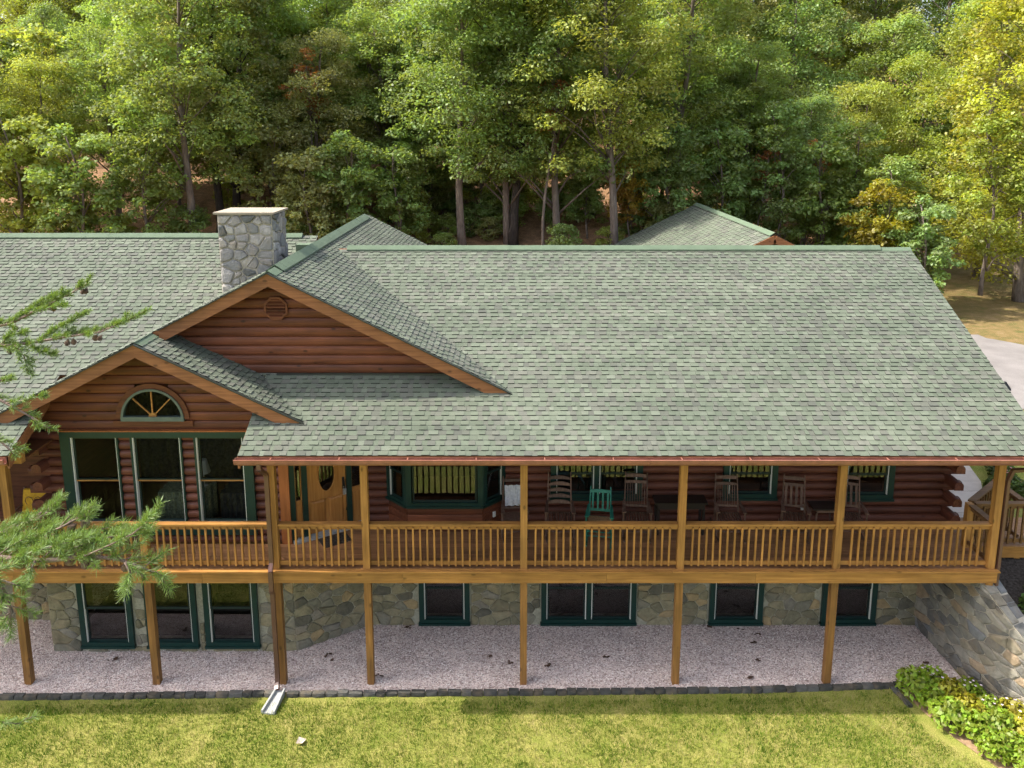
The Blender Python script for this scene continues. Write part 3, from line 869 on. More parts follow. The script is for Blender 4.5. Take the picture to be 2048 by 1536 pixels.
# openings in the porch wall (Y = 2): casing rectangles
YW = 2.0
PORCH_W = [(0.90, 2.99, 3.22, 4.72), (4.82, 6.05, 3.22, 4.72), (7.50, 8.70, 3.20, 4.72)]
BAY = (-2.80, -0.18)
lw = obj('log_wall', MB().box(-3.33, 9.9, YW + 0.09, YW + 0.13, 2.44, 2.62), MT['log'], house)
row = 0; z = 2.62
while z < 5.9:
    cuts = []
    for (a, b, c, d) in PORCH_W:
        if z + LH > c + 0.02 and z < d - 0.02: cuts.append((a + 0.04, b - 0.04))
    cuts.append(BAY); cuts.sort()
    x = -3.36; segs = []
    for a, b in cuts:
        segs.append((x, a)); x = b
    xe = 10.30 if row % 2 == 0 else 9.86
    segs.append((x, xe))
    for a, b in segs:
        if b - a > 0.05: obj('log', half_log(a, b, YW + 0.09, z, LH - 0.004, 0.115), MT['log'], lw)
    # solid wall behind the half-round faces
    if row % 2 == 0: obj('log_end', round_log_x(YW + 0.10, 9.86, 10.30, z, LH - 0.006, 0.2), MT['log'], lw)
    else: obj('log_end', round_log_y(9.97, YW - 0.42, YW + 3.0, z, LH - 0.006, 0.2), MT['log_y'], lw)
    z += LH; row += 1
# wall core behind logs with real openings
def wall_core(name, y, t, x0, x1, z0, z1, openings, mat, parent):
    xs_ = sorted(set([x0, x1] + [o[0] for o in openings] + [o[1] for o in openings]))
    zs_ = sorted(set([z0, z1] + [o[2] for o in openings] + [o[3] for o in openings]))
    xs_ = [q for q in xs_ if x0 <= q <= x1]; zs_ = [q for q in zs_ if z0 <= q <= z1]
    g = MB()
    for xa, xb in zip(xs_, xs_[1:]):
        run = None
        for za, zb in zip(zs_, zs_[1:]):
            cx_, cz_ = (xa + xb) / 2, (za + zb) / 2
            inside = any(o[0] < cx_ < o[1] and o[2] < cz_ < o[3] for o in openings)
            if not inside:
                g.box(xa, xb, y, y + t, za, zb)
    return obj(name, g, mat, parent)
ins = lambda o, m: (o[0] + m, o[1] - m, o[2] + m, o[3] - m)
wall_core('wall_core', YW + 0.092, 0.15, -3.36, 9.86, 2.44, 6.3, [ins(o, 0.1) for o in PORCH_W] + [(BAY[0], BAY[1], 2.60, 4.75)], MT['log'], house)

# great room log wall (Y = 1.08)
GW = (-9.57, -5.50, 2.86, 5.225)
OPEN = [(-9.36, -8.38), (-8.05, -7.03), (-6.70, -5.70)]
glw = obj('great_room_wall', MB().box(-9.98, -4.9, YG + 0.09, YG + 0.13, 2.44, 2.62), MT['log'], house)
row = 0; z = 2.62
while z + LH < 5.26:
    xs0 = -10.22 if row % 2 == 0 else -9.9
    segs = [(xs0, GW[0] + 0.03), (GW[1] - 0.03, -4.93)] if z + LH > GW[2] + 0.05 else [(xs0, -4.93)]
    for a, b in segs: obj('log', half_log(a, b, YG + 0.09, z, LH - 0.004, 0.115), MT['log'], glw)
    if z + LH > GW[2] + 0.2 and z < 5.05:
        for a, b in ((OPEN[0][1] + 0.03, OPEN[1][0] - 0.03), (OPEN[1][1] + 0.03, OPEN[2][0] - 0.03)):
            obj('log', half_log(a, b, YG + 0.06, z, LH - 0.004, 0.10), MT['log'], glw)
    if row % 2 == 0: obj('log_end', round_log_x(YG + 0.10, -10.36, -9.9, z, LH - 0.006, 0.2), MT['log'], glw)
    else: obj('log_end', round_log_y(-9.99, YG - 0.30, YG + 1.0, z, LH - 0.006, 0.2), MT['log_y'], glw)
    z += LH; row += 1
wall_core('wall_core', YG + 0.092, 0.12, -9.95, -4.85, 2.44, 5.25, [(a, b, 3.10, 5.08) for a, b in OPEN], MT['log'], house)
# side returns of the great room
g = MB(); g.box(-9.95, -9.85, YG + 0.1, 5.0, 2.44, 5.9); obj('side_wall', g, MT['log_y'], house)
g = MB(); g.box(9.80, 9.92, YW + 0.2, 12.0, 2.44, 6.2); obj('side_wall', g, MT['log_y'], house)
g = MB(); g.box(-17.0, -9.95, 2.1, 2.2, 2.44, 6.2); obj('side_wall', g, MT['log'], house)
g = MB(); g.box(-17.0, 9.92, 11.6, 11.75, 0.0, 6.0); obj('rear_wall', g, MT['log'], house)

# ---- windows
def xform(p, a): return Matrix.Translation(Vector(p)) @ Matrix.Rotation(a, 4, 'Z')
def window(w, h, T, cw=0.11, mull=None, sash=True, rail=None, proud=0.06, name='window', liner=True):
    """local: x 0..w, z 0..h, facing -y, y=0 is the wall face"""
    g = MB()
    g.box(0, w, -proud, 0.05, 0, cw); g.box(0, w, -proud, 0.05, h - cw, h)
    g.box(0, cw, -proud - 0.002, 0.05, cw, h - cw); g.box(w - cw, w, -proud - 0.002, 0.05, cw, h - cw)
    ms = mull or []
    for m_ in ms: g.box(m_ - 0.06, m_ + 0.06, -proud + 0.01, 0.05, cw, h - cw)
    g.xf(T); wo = obj(name, g, MT['green'], house)
    s = MB(); s.box(-0.02, w + 0.02, -proud - 0.03, 0.0, -0.02, 0.035); s.xf(T); obj('sill', s, MT['green'], wo)
    eds = [cw] + [e for m_ in ms for e in (m_ - 0.06, m_ + 0.06)] + [w - cw]
    for i in range(0, len(eds), 2):
        a, b = eds[i], eds[i + 1]
        if liner:
            l = MB(); l.box(a, a + 0.022, -proud + 0.022, 0.02, cw, h - cw); l.xf(T); obj('jamb_liner', l, MT['liner'], wo)
            l = MB(); l.box(b - 0.022, b, -proud + 0.022, 0.02, cw, h - cw); l.xf(T); obj('jamb_liner', l, MT['liner'], wo)
        zr = rail if rail else h * 0.52
        for (za, zb, yy) in ((cw, zr + 0.025, 0.012), (zr - 0.025, h - cw, -0.018)):
            f = MB(); sw = 0.045
            a2, b2 = a + 0.022, b - 0.022
            f.box(a2, b2, yy - 0.012, yy + 0.022, za, za + sw); f.box(a2, b2, yy - 0.012, yy + 0.022, zb - sw, zb)
            f.box(a2, a2 + sw * 0.8, yy - 0.010, yy + 0.020, za + sw, zb - sw); f.box(b2 - sw * 0.8, b2, yy - 0.010, yy + 0.020, za + sw, zb - sw)
            f.xf(T); obj('sash', f, MT['green_sash'], wo)
            q = MB(); q.add([(a2 + 0.02, yy + 0.006, za + 0.02), (b2 - 0.02, yy + 0.006, za + 0.02), (b2 - 0.02, yy + 0.006, zb - 0.02), (a2 + 0.02, yy + 0.006, zb - 0.02)], [(0, 1, 2, 3)])
            q.xf(T); obj('pane', q, MT['glass'], wo)
    return wo
for i, (a, b, c, d) in enumerate(PORCH_W):
    window(b - a, d - c, xform((a, YW - 0.02, c), 0), 0.13, [(b - a) / 2] if b - a > 1.6 else None, rail=0.62)
BASE_W = [(-2.15, -0.97), (0.71, 2.93), (4.65, 5.90), (7.28, 8.55)]
for a, b in BASE_W:
    window(b - a, 1.55, xform((a, YW - 0.02, 0.07), 0), 0.12, [(b - a) / 2] if b - a > 1.6 else None, rail=0.92)
GBASE_W = [(-9.56, -8.39), (-8.09, -6.96), (-6.79, -5.60)]
for a, b in GBASE_W:
    window(b - a, 1.85, xform((a, YG - 0.02, 0.15), 0), 0.115, rail=0.95)
# great room window group: one green casing round three openings
g = MB(); a, b, c, d = GW
yy0, yy1 = YG - 0.075, YG + 0.1
g.box(a, b, yy0, yy1, 5.09, d); g.box(a, b, yy0, yy1, c, 3.09)
g.box(a, OPEN[0][0], yy0 - 0.002, yy1, 3.09, 5.09); g.box(OPEN[2][1], b, yy0 - 0.002, yy1, 3.09, 5.09)
for q in (OPEN[0][1], OPEN[1][1]): g.box(q, q + 0.035, yy0 + 0.004, yy1, 3.09, 5.09)
for q in (OPEN[1][0], OPEN[2][0]): g.box(q - 0.035, q, yy0 + 0.004, yy1, 3.09, 5.09)
gwn = obj('great_room_window', g, MT['green'], house)
obj('head_flashing', MB().box(a - 0.02, b + 0.02, yy0 - 0.02, yy1, d, d + 0.02), MT['trimwood'], gwn)
for (a, b) in OPEN:
    for q in (a, b - 0.024): obj('jamb_liner', MB().box(q, q + 0.024, YG - 0.045, YG + 0.07, 3.09, 5.09), MT['liner'], gwn)
    obj('sill', MB().box(a + 0.024, b - 0.024, YG - 0.06, YG + 0.07, 3.09, 3.13), MT['liner'], gwn)
    for za, zb, y_ in ((3.13, 4.13, YG + 0.05), (4.08, 5.09, YG + 0.015)):
        f = MB(); sw = 0.05; a2, b2 = a + 0.024, b - 0.024
        f.box(a2, b2, y_ - 0.015, y_ + 0.022, za, za + sw); f.box(a2, b2, y_ - 0.015, y_ + 0.022, zb - sw, zb)
        f.box(a2, a2 + 0.04, y_ - 0.013, y_ + 0.02, za + sw, zb - sw); f.box(b2 - 0.04, b2, y_ - 0.013, y_ + 0.02, za + sw, zb - sw)
        obj('sash', f, MT['green_sash'], gwn)
        obj('pane', MB().add([(a2 + 0.02, y_ + 0.004, za + 0.02), (b2 - 0.02, y_ + 0.004, za + 0.02), (b2 - 0.02, y_ + 0.004, zb - 0.02), (a2 + 0.02, y_ + 0.004, zb - 0.02)], [(0, 1, 2, 3)]), MT['glass_g'], gwn)
    obj('meeting_rail', MB().box(a + 0.024, b - 0.024, YG - 0.005, YG + 0.03, 4.075, 4.105), MT['cedar'], gwn)

# ---- interior of the great room (dim, seen through the glass)
obj('room_floor', MB().box(-9.84, -4.9, YG + 0.22, 6.0, 2.55, 2.62), MT['floor_in'], house)
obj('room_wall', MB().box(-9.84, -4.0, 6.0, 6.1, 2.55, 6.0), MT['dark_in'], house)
def skirt(x0, x1, y0, y1, z0, z1, nm, mat):
    g = MB(); pts = []
    per = []
    for i in range(24): per.append((x0 + (x1 - x0) * i / 24, y0 + 0.03 * math.sin(i * 1.9)))
    for i in range(10): per.append((x1 + 0.03 * math.sin(i * 1.7), y0 + (y1 - y0) * i / 10))
    for i in range(24): per.append((x1 - (x1 - x0) * i / 24, y1))
    for i in range(10): per.append((x0 + 0.03 * math.sin(i * 2.1), y1 - (y1 - y0) * i / 10))
    g.prism([(a, b, z0) for a, b in per], (0, 0, z1 - z0))
    return obj(nm, g, mat, None)
tag(skirt(-7.95, -6.9, 1.75, 2.5, 2.63, 3.48, 'skirted_table', MT['fabric']), 'cloth covered table indoors behind the middle great room window', 'table')
tag(skirt(-6.55, -5.55, 1.75, 2.5, 2.63, 3.46, 'skirted_table', MT['curtain']), 'dark cloth covered table indoors behind the window beside the downspout', 'table')
g = MB().lathe([(0.10, 0), (0.03, 0.03), (0.03, 0.3), (0.17, 0.32), (0.10, 0.62)], 12, (0, 0, 0))
lp = obj('table_lamp', g, MT['lampshade']); lp.location = (-7.05, 2.1, 3.485); tag(lp, 'pale shaded table lamp indoors on the middle window table', 'lamp')
g = MB()
for k in range(40):
    x = -9.7 + k * 0.12
    g.add([(x, 4.2 + 0.06 * (k % 2), 2.63), (x + 0.12, 4.2 + 0.06 * ((k + 1) % 2), 2.63), (x + 0.12, 4.2 + 0.06 * ((k + 1) % 2), 5.2), (x, 4.2 + 0.06 * (k % 2), 5.2)], [(0, 1, 2, 3)])
tag(obj('curtain', g, MT['curtain']), 'dark pleated curtain hanging inside the great room', 'curtain')
# closed dark rooms behind the other openings
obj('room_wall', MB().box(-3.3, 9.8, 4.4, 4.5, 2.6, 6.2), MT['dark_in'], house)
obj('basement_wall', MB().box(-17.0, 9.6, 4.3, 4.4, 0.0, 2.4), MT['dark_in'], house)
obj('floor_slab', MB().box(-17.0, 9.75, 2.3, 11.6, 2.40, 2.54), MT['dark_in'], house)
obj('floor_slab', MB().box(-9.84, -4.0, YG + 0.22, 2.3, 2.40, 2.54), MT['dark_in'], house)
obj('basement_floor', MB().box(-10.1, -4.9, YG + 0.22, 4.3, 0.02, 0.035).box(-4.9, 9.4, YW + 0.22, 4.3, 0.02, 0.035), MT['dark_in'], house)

# ---- bay window on the porch
by = YW - 0.45
bp = [(-2.80, YW + 0.02), (-2.31, by), (-0.64, by), (-0.16, YW + 0.02)]
bay = obj('bay_base', MB().prism([(p[0], p[1], 2.645) for p in bp], (0, 0, 0.60)), MT['siding'], house)
for k in range(3):
    for i in range(3):
        p, q = Vector((*bp[i], 0)), Vector((*bp[i + 1], 0)); d = (q - p); Ln = d.length; a_ = math.atan2(d.y, d.x)
        T = xform((p.x, p.y, 2.66 + k * 0.195), a_)
        g = half_log(0.0, Ln, -0.001, 0, 0.19, 0.02); g.xf(T); obj('panel_board', g, MT['siding'], bay)
for i in range(3):
    p, q = Vector((*bp[i], 0)), Vector((*bp[i + 1], 0)); d = (q - p); Ln = d.length; a_ = math.atan2(d.y, d.x)
    window(Ln, 1.5, xform((p.x, p.y, 3.245), a_), 0.10, None, rail=0.75 if i != 1 else 1.42, proud=0.05, name='bay_window', liner=(i != 1))
for i in (1, 2):
    g = MB().lathe([(0.075, 0), (0.08, 0.03), (0.075, 0.06), (0.075, 1.5)], 14, (bp[i][0], bp[i][1] + 0.02, 3.25)); obj('corner_column', g, MT['green'], bay, smooth=False)
obj('bay_roof', MB().prism([(p[0], p[1], 4.745) for p in bp], (0, 0, 0.25)), MT['green'], bay)
T = xform((bp[2][0], bp[2][1], 2.95), math.atan2(bp[3][1] - bp[2][1], bp[3][0] - bp[2][0]))
def outlet(T):
    g = MB().box(-0.035, 0.035, -0.05, -0.02, -0.06, 0.06); g.xf(T); o = obj('outlet_cover', g, MT['white'], house); return o
outlet(T @ Matrix.Translation((0.33, 0, 0))); outlet(xform((6.66, YW - 0.03, 3.02), 0))

# ---- angled entry wall: A(-4.75,1.1) -> B(-3.33,2.0)
A = Vector((-4.78, 1.08, 0)); Bq = Vector((-3.30, 2.02, 0)); dd = Bq - A; EL = dd.length; ea = math.atan2(dd.y, dd.x)
TE = xform((A.x, A.y, 2.64), ea)
ent = obj('entry_wall', MB().box(0, EL, 0.06, 0.14, 2.17, 3.2).xf(TE), MT['oak'], house)
obj('corner_trim', MB().box(-4.97, -4.76, YG - 0.07, YG + 0.1, 2.62, 5.3), MT['trimwood'], house)
S = EL / 1.70
def ebox(x0, x1, y0, y1, z0, z1, nm, mat, par): return obj(nm, MB().box(x0 * S, x1 * S, y0, y1, z0, z1).xf(TE), mat, par)
dj = ebox(0.0, 0.11, -0.04, 0.1, 0.03, 2.17, 'door_frame', MT['green'], house)
for a, b in ((0.262, 0.375), (1.235, 1.35), (1.60, 1.70)): ebox(a, b, -0.04, 0.1, 0.03, 2.17, 'door_frame', MT['green'], house)
ebox(0.0, 1.70, -0.03, 0.1, 2.17, 2.26, 'door_frame', MT['green'], house)
ebox(0.02, 1.68, -0.16, 0.1, 0.002, 0.06, 'threshold', MT['splash'], house)
def sidelight(a, b):
    o = ebox(a, b, 0.02, 0.06, 0.06, 0.92, 'sidelight', MT['oak'], house)
    ebox(a, a + 0.02, 0.012, 0.06, 0.92, 2.17, 'stile', MT['oak'], o); ebox(b - 0.02, b, 0.012, 0.06, 0.92, 2.17, 'stile', MT['oak'], o)
    ebox(a + 0.02, b - 0.02, 0.035, 0.04, 0.92, 2.17, 'pane', MT['glass'], o)
    ebox(a + 0.035, b - 0.035, 0.008, 0.02, 0.20, 0.80, 'raised_panel', MT['oak'], o)
sidelight(0.112, 0.26); sidelight(1.352, 1.598)
# door slab with an oval light
x0, x1 = 0.377 * S, 1.233 * S; dcx = (x0 + x1) / 2; ocz, orx, orz = 1.40, 0.19, 0.42
NO = 28
ov = [(dcx + orx * math.cos(2 * math.pi * k / NO), 0.02, ocz + orz * math.sin(2 * math.pi * k / NO)) for k in range(NO)]
g = MB()
def rim(k):
    a = 2 * math.pi * k / NO; c, s_ = math.cos(a), math.sin(a)
    hw = (x1 - x0) / 2; zt_, zb_ = 2.17 - ocz, ocz - 0.06
    t = min(hw / abs(c) if abs(c) > 1e-6 else 1e9, (zt_ if s_ > 0 else zb_) / abs(s_) if abs(s_) > 1e-6 else 1e9)
    return (dcx + c * t, 0.02, ocz + s_ * t)
ou = [rim(k) for k in range(NO)]
vs = ov + ou + [(p[0], 0.06, p[2]) for p in ov]
fs = []
for k in range(NO):
    j = (k + 1) % NO; fs += [(k, j, NO + j, NO + k), (k, 2 * NO + k, 2 * NO + j, j)]
g.add(vs, fs)
for cx_, cz_ in ((x0, 0.06), (x1, 0.06), (x0, 2.17), (x1, 2.17)): pass
g.add([(x0, 0.024, 0.06), (x1, 0.024, 0.06), (x1, 0.024, 0.40), (x0, 0.024, 0.40)], [(0, 1, 2, 3)])
g.xf(TE); door = obj('front_door', g, MT['oak'], house)
g = MB().add([(p[0], 0.045, p[2]) for p in ov], [tuple(range(NO))]); g.xf(TE); obj('oval_pane', g, MT['glass'], door)
g = MB()
for k in range(NO):
    j = (k + 1) % NO; g.bar(Vector(ov[k]) + Vector((0, -0.01, 0)), Vector(ov[j]) + Vector((0, -0.01, 0)), 0.025, 0.025, (0, 1, 0))
g.xf(TE); obj('oval_moulding', g, MT['oak'], door)
for a, b in ((x0 + 0.07, dcx - 0.035), (dcx + 0.035, x1 - 0.07)):
    g = MB(); zz0, zz1 = 0.17, 0.80; 
    g.add([(a, 0.02, zz0), (b, 0.02, zz0), (b, 0.02, zz1), (a, 0.02, zz1), (a + 0.04, 0.0, zz0 + 0.04), (b - 0.04, 0.0, zz0 + 0.04), (b - 0.04, 0.0, zz1 - 0.04), (a + 0.04, 0.0, zz1 - 0.04)],
          [(0, 1, 5, 4), (1, 2, 6, 5), (2, 3, 7, 6), (3, 0, 4, 7), (4, 5, 6, 7)])
    g.xf(TE); obj('raised_panel', g, MT['oak'], door)
    fr_ = MB(); fr_.box(a - 0.015, b + 0.015, -0.002, 0.02, zz1, zz1 + 0.015); fr_.xf(TE); obj('panel_moulding', fr_, MT['oak'], door)
g = MB().tube([(x1 - 0.06, -0.03, 0.98), (x1 - 0.06, -0.06, 1.02), (x1 - 0.06, -0.06, 1.12), (x1 - 0.06, -0.02, 1.17)], 0.012, 6)
g.box(x1 - 0.085, x1 - 0.035, -0.005, 0.02, 0.95, 1.22); g.xf(TE); hd = obj('handle', g, MT['black'], door)
g = MB().box(x1 - 0.10, x1 - 0.03, -0.09, -0.045, 0.84, 0.97).tube([(x1 - 0.09, -0.065, 0.97), (x1 - 0.09, -0.065, 1.03), (x1 - 0.04, -0.065, 1.03), (x1 - 0.04, -0.065, 0.97)], 0.007, 6)
g.xf(TE); obj('lock_box', g, plain('grey_lock', (0.32, 0.33, 0.34), 0.4, 0.5), hd)
obj('entry_wall_top', MB().box(0, EL, 0.0, 0.14, 2.27, 3.4).xf(TE), MT['log'], house)
obj('entry_room', MB().box(-0.3, EL + 0.3, 1.4, 1.5, 0, 3).xf(TE), MT['dark_in'], house)

# ---- stone work: irregular fitted stones
def clip_poly(poly, nx_, ny_, c):
    out = []
    for i in range(len(poly)):
        p, q = poly[i], poly[(i + 1) % len(poly)]
        dp = nx_ * p[0] + ny_ * p[1] - c; dq = nx_ * q[0] + ny_ * q[1] - c
        if dp <= 0: out.append(p)
        if (dp < 0 < dq) or (dq < 0 < dp):
            t = dp / (dp - dq); out.append((p[0] + (q[0] - p[0]) * t, p[1] + (q[1] - p[1]) * t))
    return out
def voronoi(W, H, cu, cv, seed, gap=0.012, holes=(), top=None):
    r = random.Random(seed); pts = []
    nv = max(1, int(round(H / cv)))
    for j in range(nv):
        nu = max(1, int(round(W / cu)))
        for i in range(nu):
            if r.random() < 0.12: continue
            pts.append(((i + 0.5 + (0.25 if j % 2 else -0.25) + r.uniform(-0.46, 0.46)) * W / nu, (j + 0.5 + r.uniform(-0.42, 0.42)) * H / nv))
    pts = [p for p in pts if 0 < p[0] < W]
    asp = cu / cv
    for i, p in enumerate(pts):
        if any(h[0] < p[0] < h[1] and h[2] < p[1] < h[3] for h in holes): continue
        poly = [(0, 0), (W, 0), (W, H), (0, H)]
        near = sorted(range(len(pts)), key=lambda k: ((pts[k][0] - p[0]) / asp) ** 2 + (pts[k][1] - p[1]) ** 2)[1:16]
        for k in near:
            q = pts[k]
            # metric stretched along u
            ax_, ay_ = (q[0] - p[0]) / asp ** 2, (q[1] - p[1])
            mx_, my_ = (q[0] + p[0]) / 2, (q[1] + p[1]) / 2
            poly = clip_poly(poly, ax_, ay_, ax_ * mx_ + ay_ * my_)
            if len(poly) < 3: break
        if len(poly) < 3: continue
        for h in holes:
            us = [a for a, b in poly]; vs_ = [b for a, b in poly]
            if max(us) > h[0] and min(us) < h[1] and max(vs_) > h[2] and min(vs_) < h[3]:
                if p[0] <= h[0]: poly = clip_poly(poly, 1, 0, h[0])
                elif p[0] >= h[1]: poly = clip_poly(poly, -1, 0, -h[1])
                elif p[1] <= h[2]: poly = clip_poly(poly, 0, 1, h[2])
                else: poly = clip_poly(poly, 0, -1, -h[3])
        if top is not None:
            poly = top(poly)
        if len(poly) < 3: continue
        # area and inset
        ar = 0.5 * abs(sum(poly[a][0] * poly[(a + 1) % len(poly)][1] - poly[(a + 1) % len(poly)][0] * poly[a][1] for a in range(len(poly))))
        if ar < 0.004: continue
        cx_ = sum(a for a, b in poly) / len(poly); cy_ = sum(b for a, b in poly) / len(poly)
        ext = math.sqrt(ar)
        k1 = max(0.4, 1 - 2 * gap / ext)
        # round the corners a little
        rp = []
        n = len(poly)
        for a in range(n):
            P, Q, Sx = poly[a - 1], poly[a], poly[(a + 1) % n]
            rp.append((Q[0] + (P[0] - Q[0]) * 0.11, Q[1] + (P[1] - Q[1]) * 0.11)); rp.append((Q[0] + (Sx[0] - Q[0]) * 0.11, Q[1] + (Sx[1] - Q[1]) * 0.11))
        yield [(cx_ + (a - cx_) * k1, cy_ + (b - cy_) * k1) for a, b in rp], (cx_, cy_), r
def stones(parent, mp, W, H, cu, cv, seed, mat, gap=0.012, holes=(), top=None, depth=0.03, acc_=None):
    """mp(u,v,d) -> world point, d = height out of the wall"""
    c_ = 0
    for poly, (cx_, cy_), r in voronoi(W, H, cu, cv, seed, gap, holes, top):
        n = len(poly); d = depth * r.uniform(0.5, 1.5); tx, ty = r.uniform(-0.06, 0.06), r.uniform(-0.06, 0.06)
        inner = [(cx_ + (a - cx_) * r.uniform(0.78, 0.88), cy_ + (b - cy_) * r.uniform(0.78, 0.88)) for a, b in poly]
        mid = [(cx_ + (a - cx_) * 0.45, cy_ + (b - cy_) * 0.45) for a, b in poly]
        hgt_ = lambda a, b: max(0.004, d + (a - cx_) * tx + (b - cy_) * ty + r.uniform(-0.005, 0.005))
        vs = [mp(a, b, -0.01) for a, b in poly] + [mp(a, b, max(0.003, hgt_(a, b) * 0.5)) for a, b in poly] + [mp(a, b, hgt_(a, b)) for a, b in inner] + [mp(a, b, hgt_(a, b) * 1.12) for a, b in mid]
        fs = []
        for q in range(3): fs += [(q * n + i, q * n + (i + 1) % n, (q + 1) * n + (i + 1) % n, (q + 1) * n + i) for i in range(n)]
        fs.append(tuple(range(3 * n, 4 * n)))
        ar = 0.5 * abs(sum(poly[a][0] * poly[(a + 1) % n][1] - poly[(a + 1) % n][0] * poly[a][1] for a in range(n)))
        if acc_ is None: obj('stone', MB().add(vs, fs), mat, parent)
        else: acc_.append((ar, vs, fs, mat, parent, r.random()))
        c_ += 1
    return c_
HS = []
# basement wall
bw_open = [(a + 0.1, b - 0.1, 0.17, 1.52) for a, b in BASE_W]
sw = wall_core('stone_wall', YW, 0.2, -3.33, 9.62, 0.0, 2.42, bw_open, MT['mortar_d'], house)
n1 = stones(sw, lambda u, v, d: (-3.33 + u, YW - d, v), 12.9, 1.70, 0.31, 0.20, 21, MT['stone'], 0.007, [(a + 3.33 - 0.03, b + 3.33 + 0.03, 0.0, 1.66) for a, b in BASE_W], acc_=HS)
gb_open = [(a + 0.1, b - 0.1, 0.25, 1.9) for a, b in GBASE_W]
sg = wall_core('stone_wall', YG, 0.2, -10.25, -4.80, 0.0, 2.42, gb_open, MT['mortar_d'], house)
n2 = stones(sg, lambda u, v, d: (-10.25 + u, YG - d, v), 5.45, 2.1, 0.29, 0.20, 22, MT['stone'], 0.006, [(a + 10.25 - 0.03, b + 10.25 + 0.03, 0.13, 2.02) for a, b in GBASE_W], acc_=HS)
Ab = Vector((-4.82, YG, 0)); Bb = Vector((-3.30, YW, 0)); db = (Bb - Ab); bl = db.length; bu = db.normalized(); bn = Vector((bu.y, -bu.x, 0))
se = obj('stone_wall', MB().prism([Ab, Bb, Bb - bn * 0.25, Ab - bn * 0.25], (0, 0, 2.42)), MT['mortar_d'], house)
n3 = stones(se, lambda u, v, d: Ab + bu * u + bn * d + Vector((0, 0, v)), bl, 1.8, 0.29, 0.20, 23, MT['stone'], 0.007, acc_=HS)
sl_ = obj('stone_wall', MB().box(-10.25, -10.05, YG + 0.2, 2.4, 0, 2.42).box(-17, -10.25, 2.2, 2.4, 0, 2.42), MT['mortar_d'], house)
n4 = stones(sl_, lambda u, v, d: (-14.0 + u, 2.2 - d, v), 3.75, 1.7, 0.34, 0.22, 24, MT['stone'], 0.007, acc_=HS)

# chimney
CX0, CX1, CY0, CY1, CZ0, CZ1 = -6.87, -5.60, 3.5, 4.55, 6.6, 9.57
ch = obj('chimney', MB().box(CX0, CX1, CY0, CY1, CZ0, CZ1), MT['mortar'], house)
n5 = stones(ch, lambda u, v, d: (CX0 + u, CY0 - d, 7.45 + v), CX1 - CX0, CZ1 - 7.45 - 0.01, 0.25, 0.21, 31, MT['stone_c'], 0.016, depth=0.035)
n6 = stones(ch, lambda u, v, d: (CX1 + d, CY0 + u, 7.9 + v), CY1 - CY0, CZ1 - 7.91, 0.27, 0.21, 32, MT['stone_c'], 0.016, depth=0.035)
HS.sort(key=lambda q: -q[0])
for q in HS[:296 - n5 - n6]: obj('stone', MB().add(q[1], q[2]), q[3], q[4])
g = MB()
for q in HS[296 - n5 - n6:]: g.add(q[1], q[2], (q[5], q[5], q[5]))
obj('small_stones', g, MT['stone_s'], house, kind='stuff')
obj('chimney_cap', MB().box(CX0 - 0.07, CX1 + 0.07, CY0 - 0.07, CY1 + 0.07, CZ1 + 0.003, CZ1 + 0.05), MT['capstone'], ch)
obj('chimney_flashing', MB().box(CX1 + 0.002, CX1 + 0.03, CY0 - 0.02, CY1, 8.1, 8.36), MT['white'], ch)
obj('cricket', MB().prism([(CX1 + 0.05, 5.2, 8.35), (UX + 0.0, 5.2, 8.35), (UX, 5.2, 8.60), (CX1 + 0.05, 5.2, 8.60)], (0, 0.3, 0)), MT['ridge'], roof)

# ---- gutter and downspout
g = MB(); gx0, gx1 = XPL - 0.05, XR + 0.12; y_, z_ = YE - 0.01, Z0 - 0.03
prof = [(0, 0), (0, -0.115), (-0.085, -0.115), (-0.115, -0.065), (-0.115, -0.025), (-0.135, -0.012), (-0.135, 0.0), (-0.10, 0.0), (-0.10, -0.03), (-0.078, -0.10), (-0.012, -0.10), (-0.012, 0.0)]
nsec = 4
for i in range(nsec):
    a = gx0 + (gx1 - gx0) * i / nsec + 0.004; b = gx0 + (gx1 - gx0) * (i + 1) / nsec - 0.004
    g = MB().prism([(a, y_ + p, z_ + q) for p, q in prof], (b - a, 0, 0)); gt = obj('gutter', g, MT['copper'], house)
for x in (gx0 + 0.01, gx1 - 0.01): obj('gutter_end_cap', MB().prism([(x, y_, z_), (x, y_, z_ - 0.118), (x, y_ - 0.088, z_ - 0.118), (x, y_ - 0.118, z_ - 0.065), (x, y_ - 0.118, z_)], (0.006, 0, 0)), MT['copper'], house)
for i in range(12):
    x = gx0 + 0.7 + i * 1.32; obj('gutter_hanger', MB().box(x - 0.012, x + 0.012, y_ - 0.12, y_ + 0.0, z_ - 0.006, z_ + 0.004), MT['copper'], house)
g = MB()
sx_ = -4.86
dp = [(sx_, -0.47, Z0 - 0.12), (sx_, -0.47, Z0 - 0.24), (sx_ + 0.0, -0.10, Z0 - 0.52), (sx_, -0.075, Z0 - 0.62), (sx_, -0.075, 2.92), (sx_, -0.075, 2.86), (sx_, -0.17, 2.72), (sx_, -0.17, 2.30), (sx_, -0.12, 2.2), (sx_, -0.12, 0.28), (sx_, -0.15, 0.19), (sx_ + 0.02, -0.27, 0.12)]
for a, b in zip(dp, dp[1:]):
    g.bar(a, b, 0.085, 0.065, (0, 1, 0.01))
obj('downspout', g, MT['spout'], house)
g = MB()
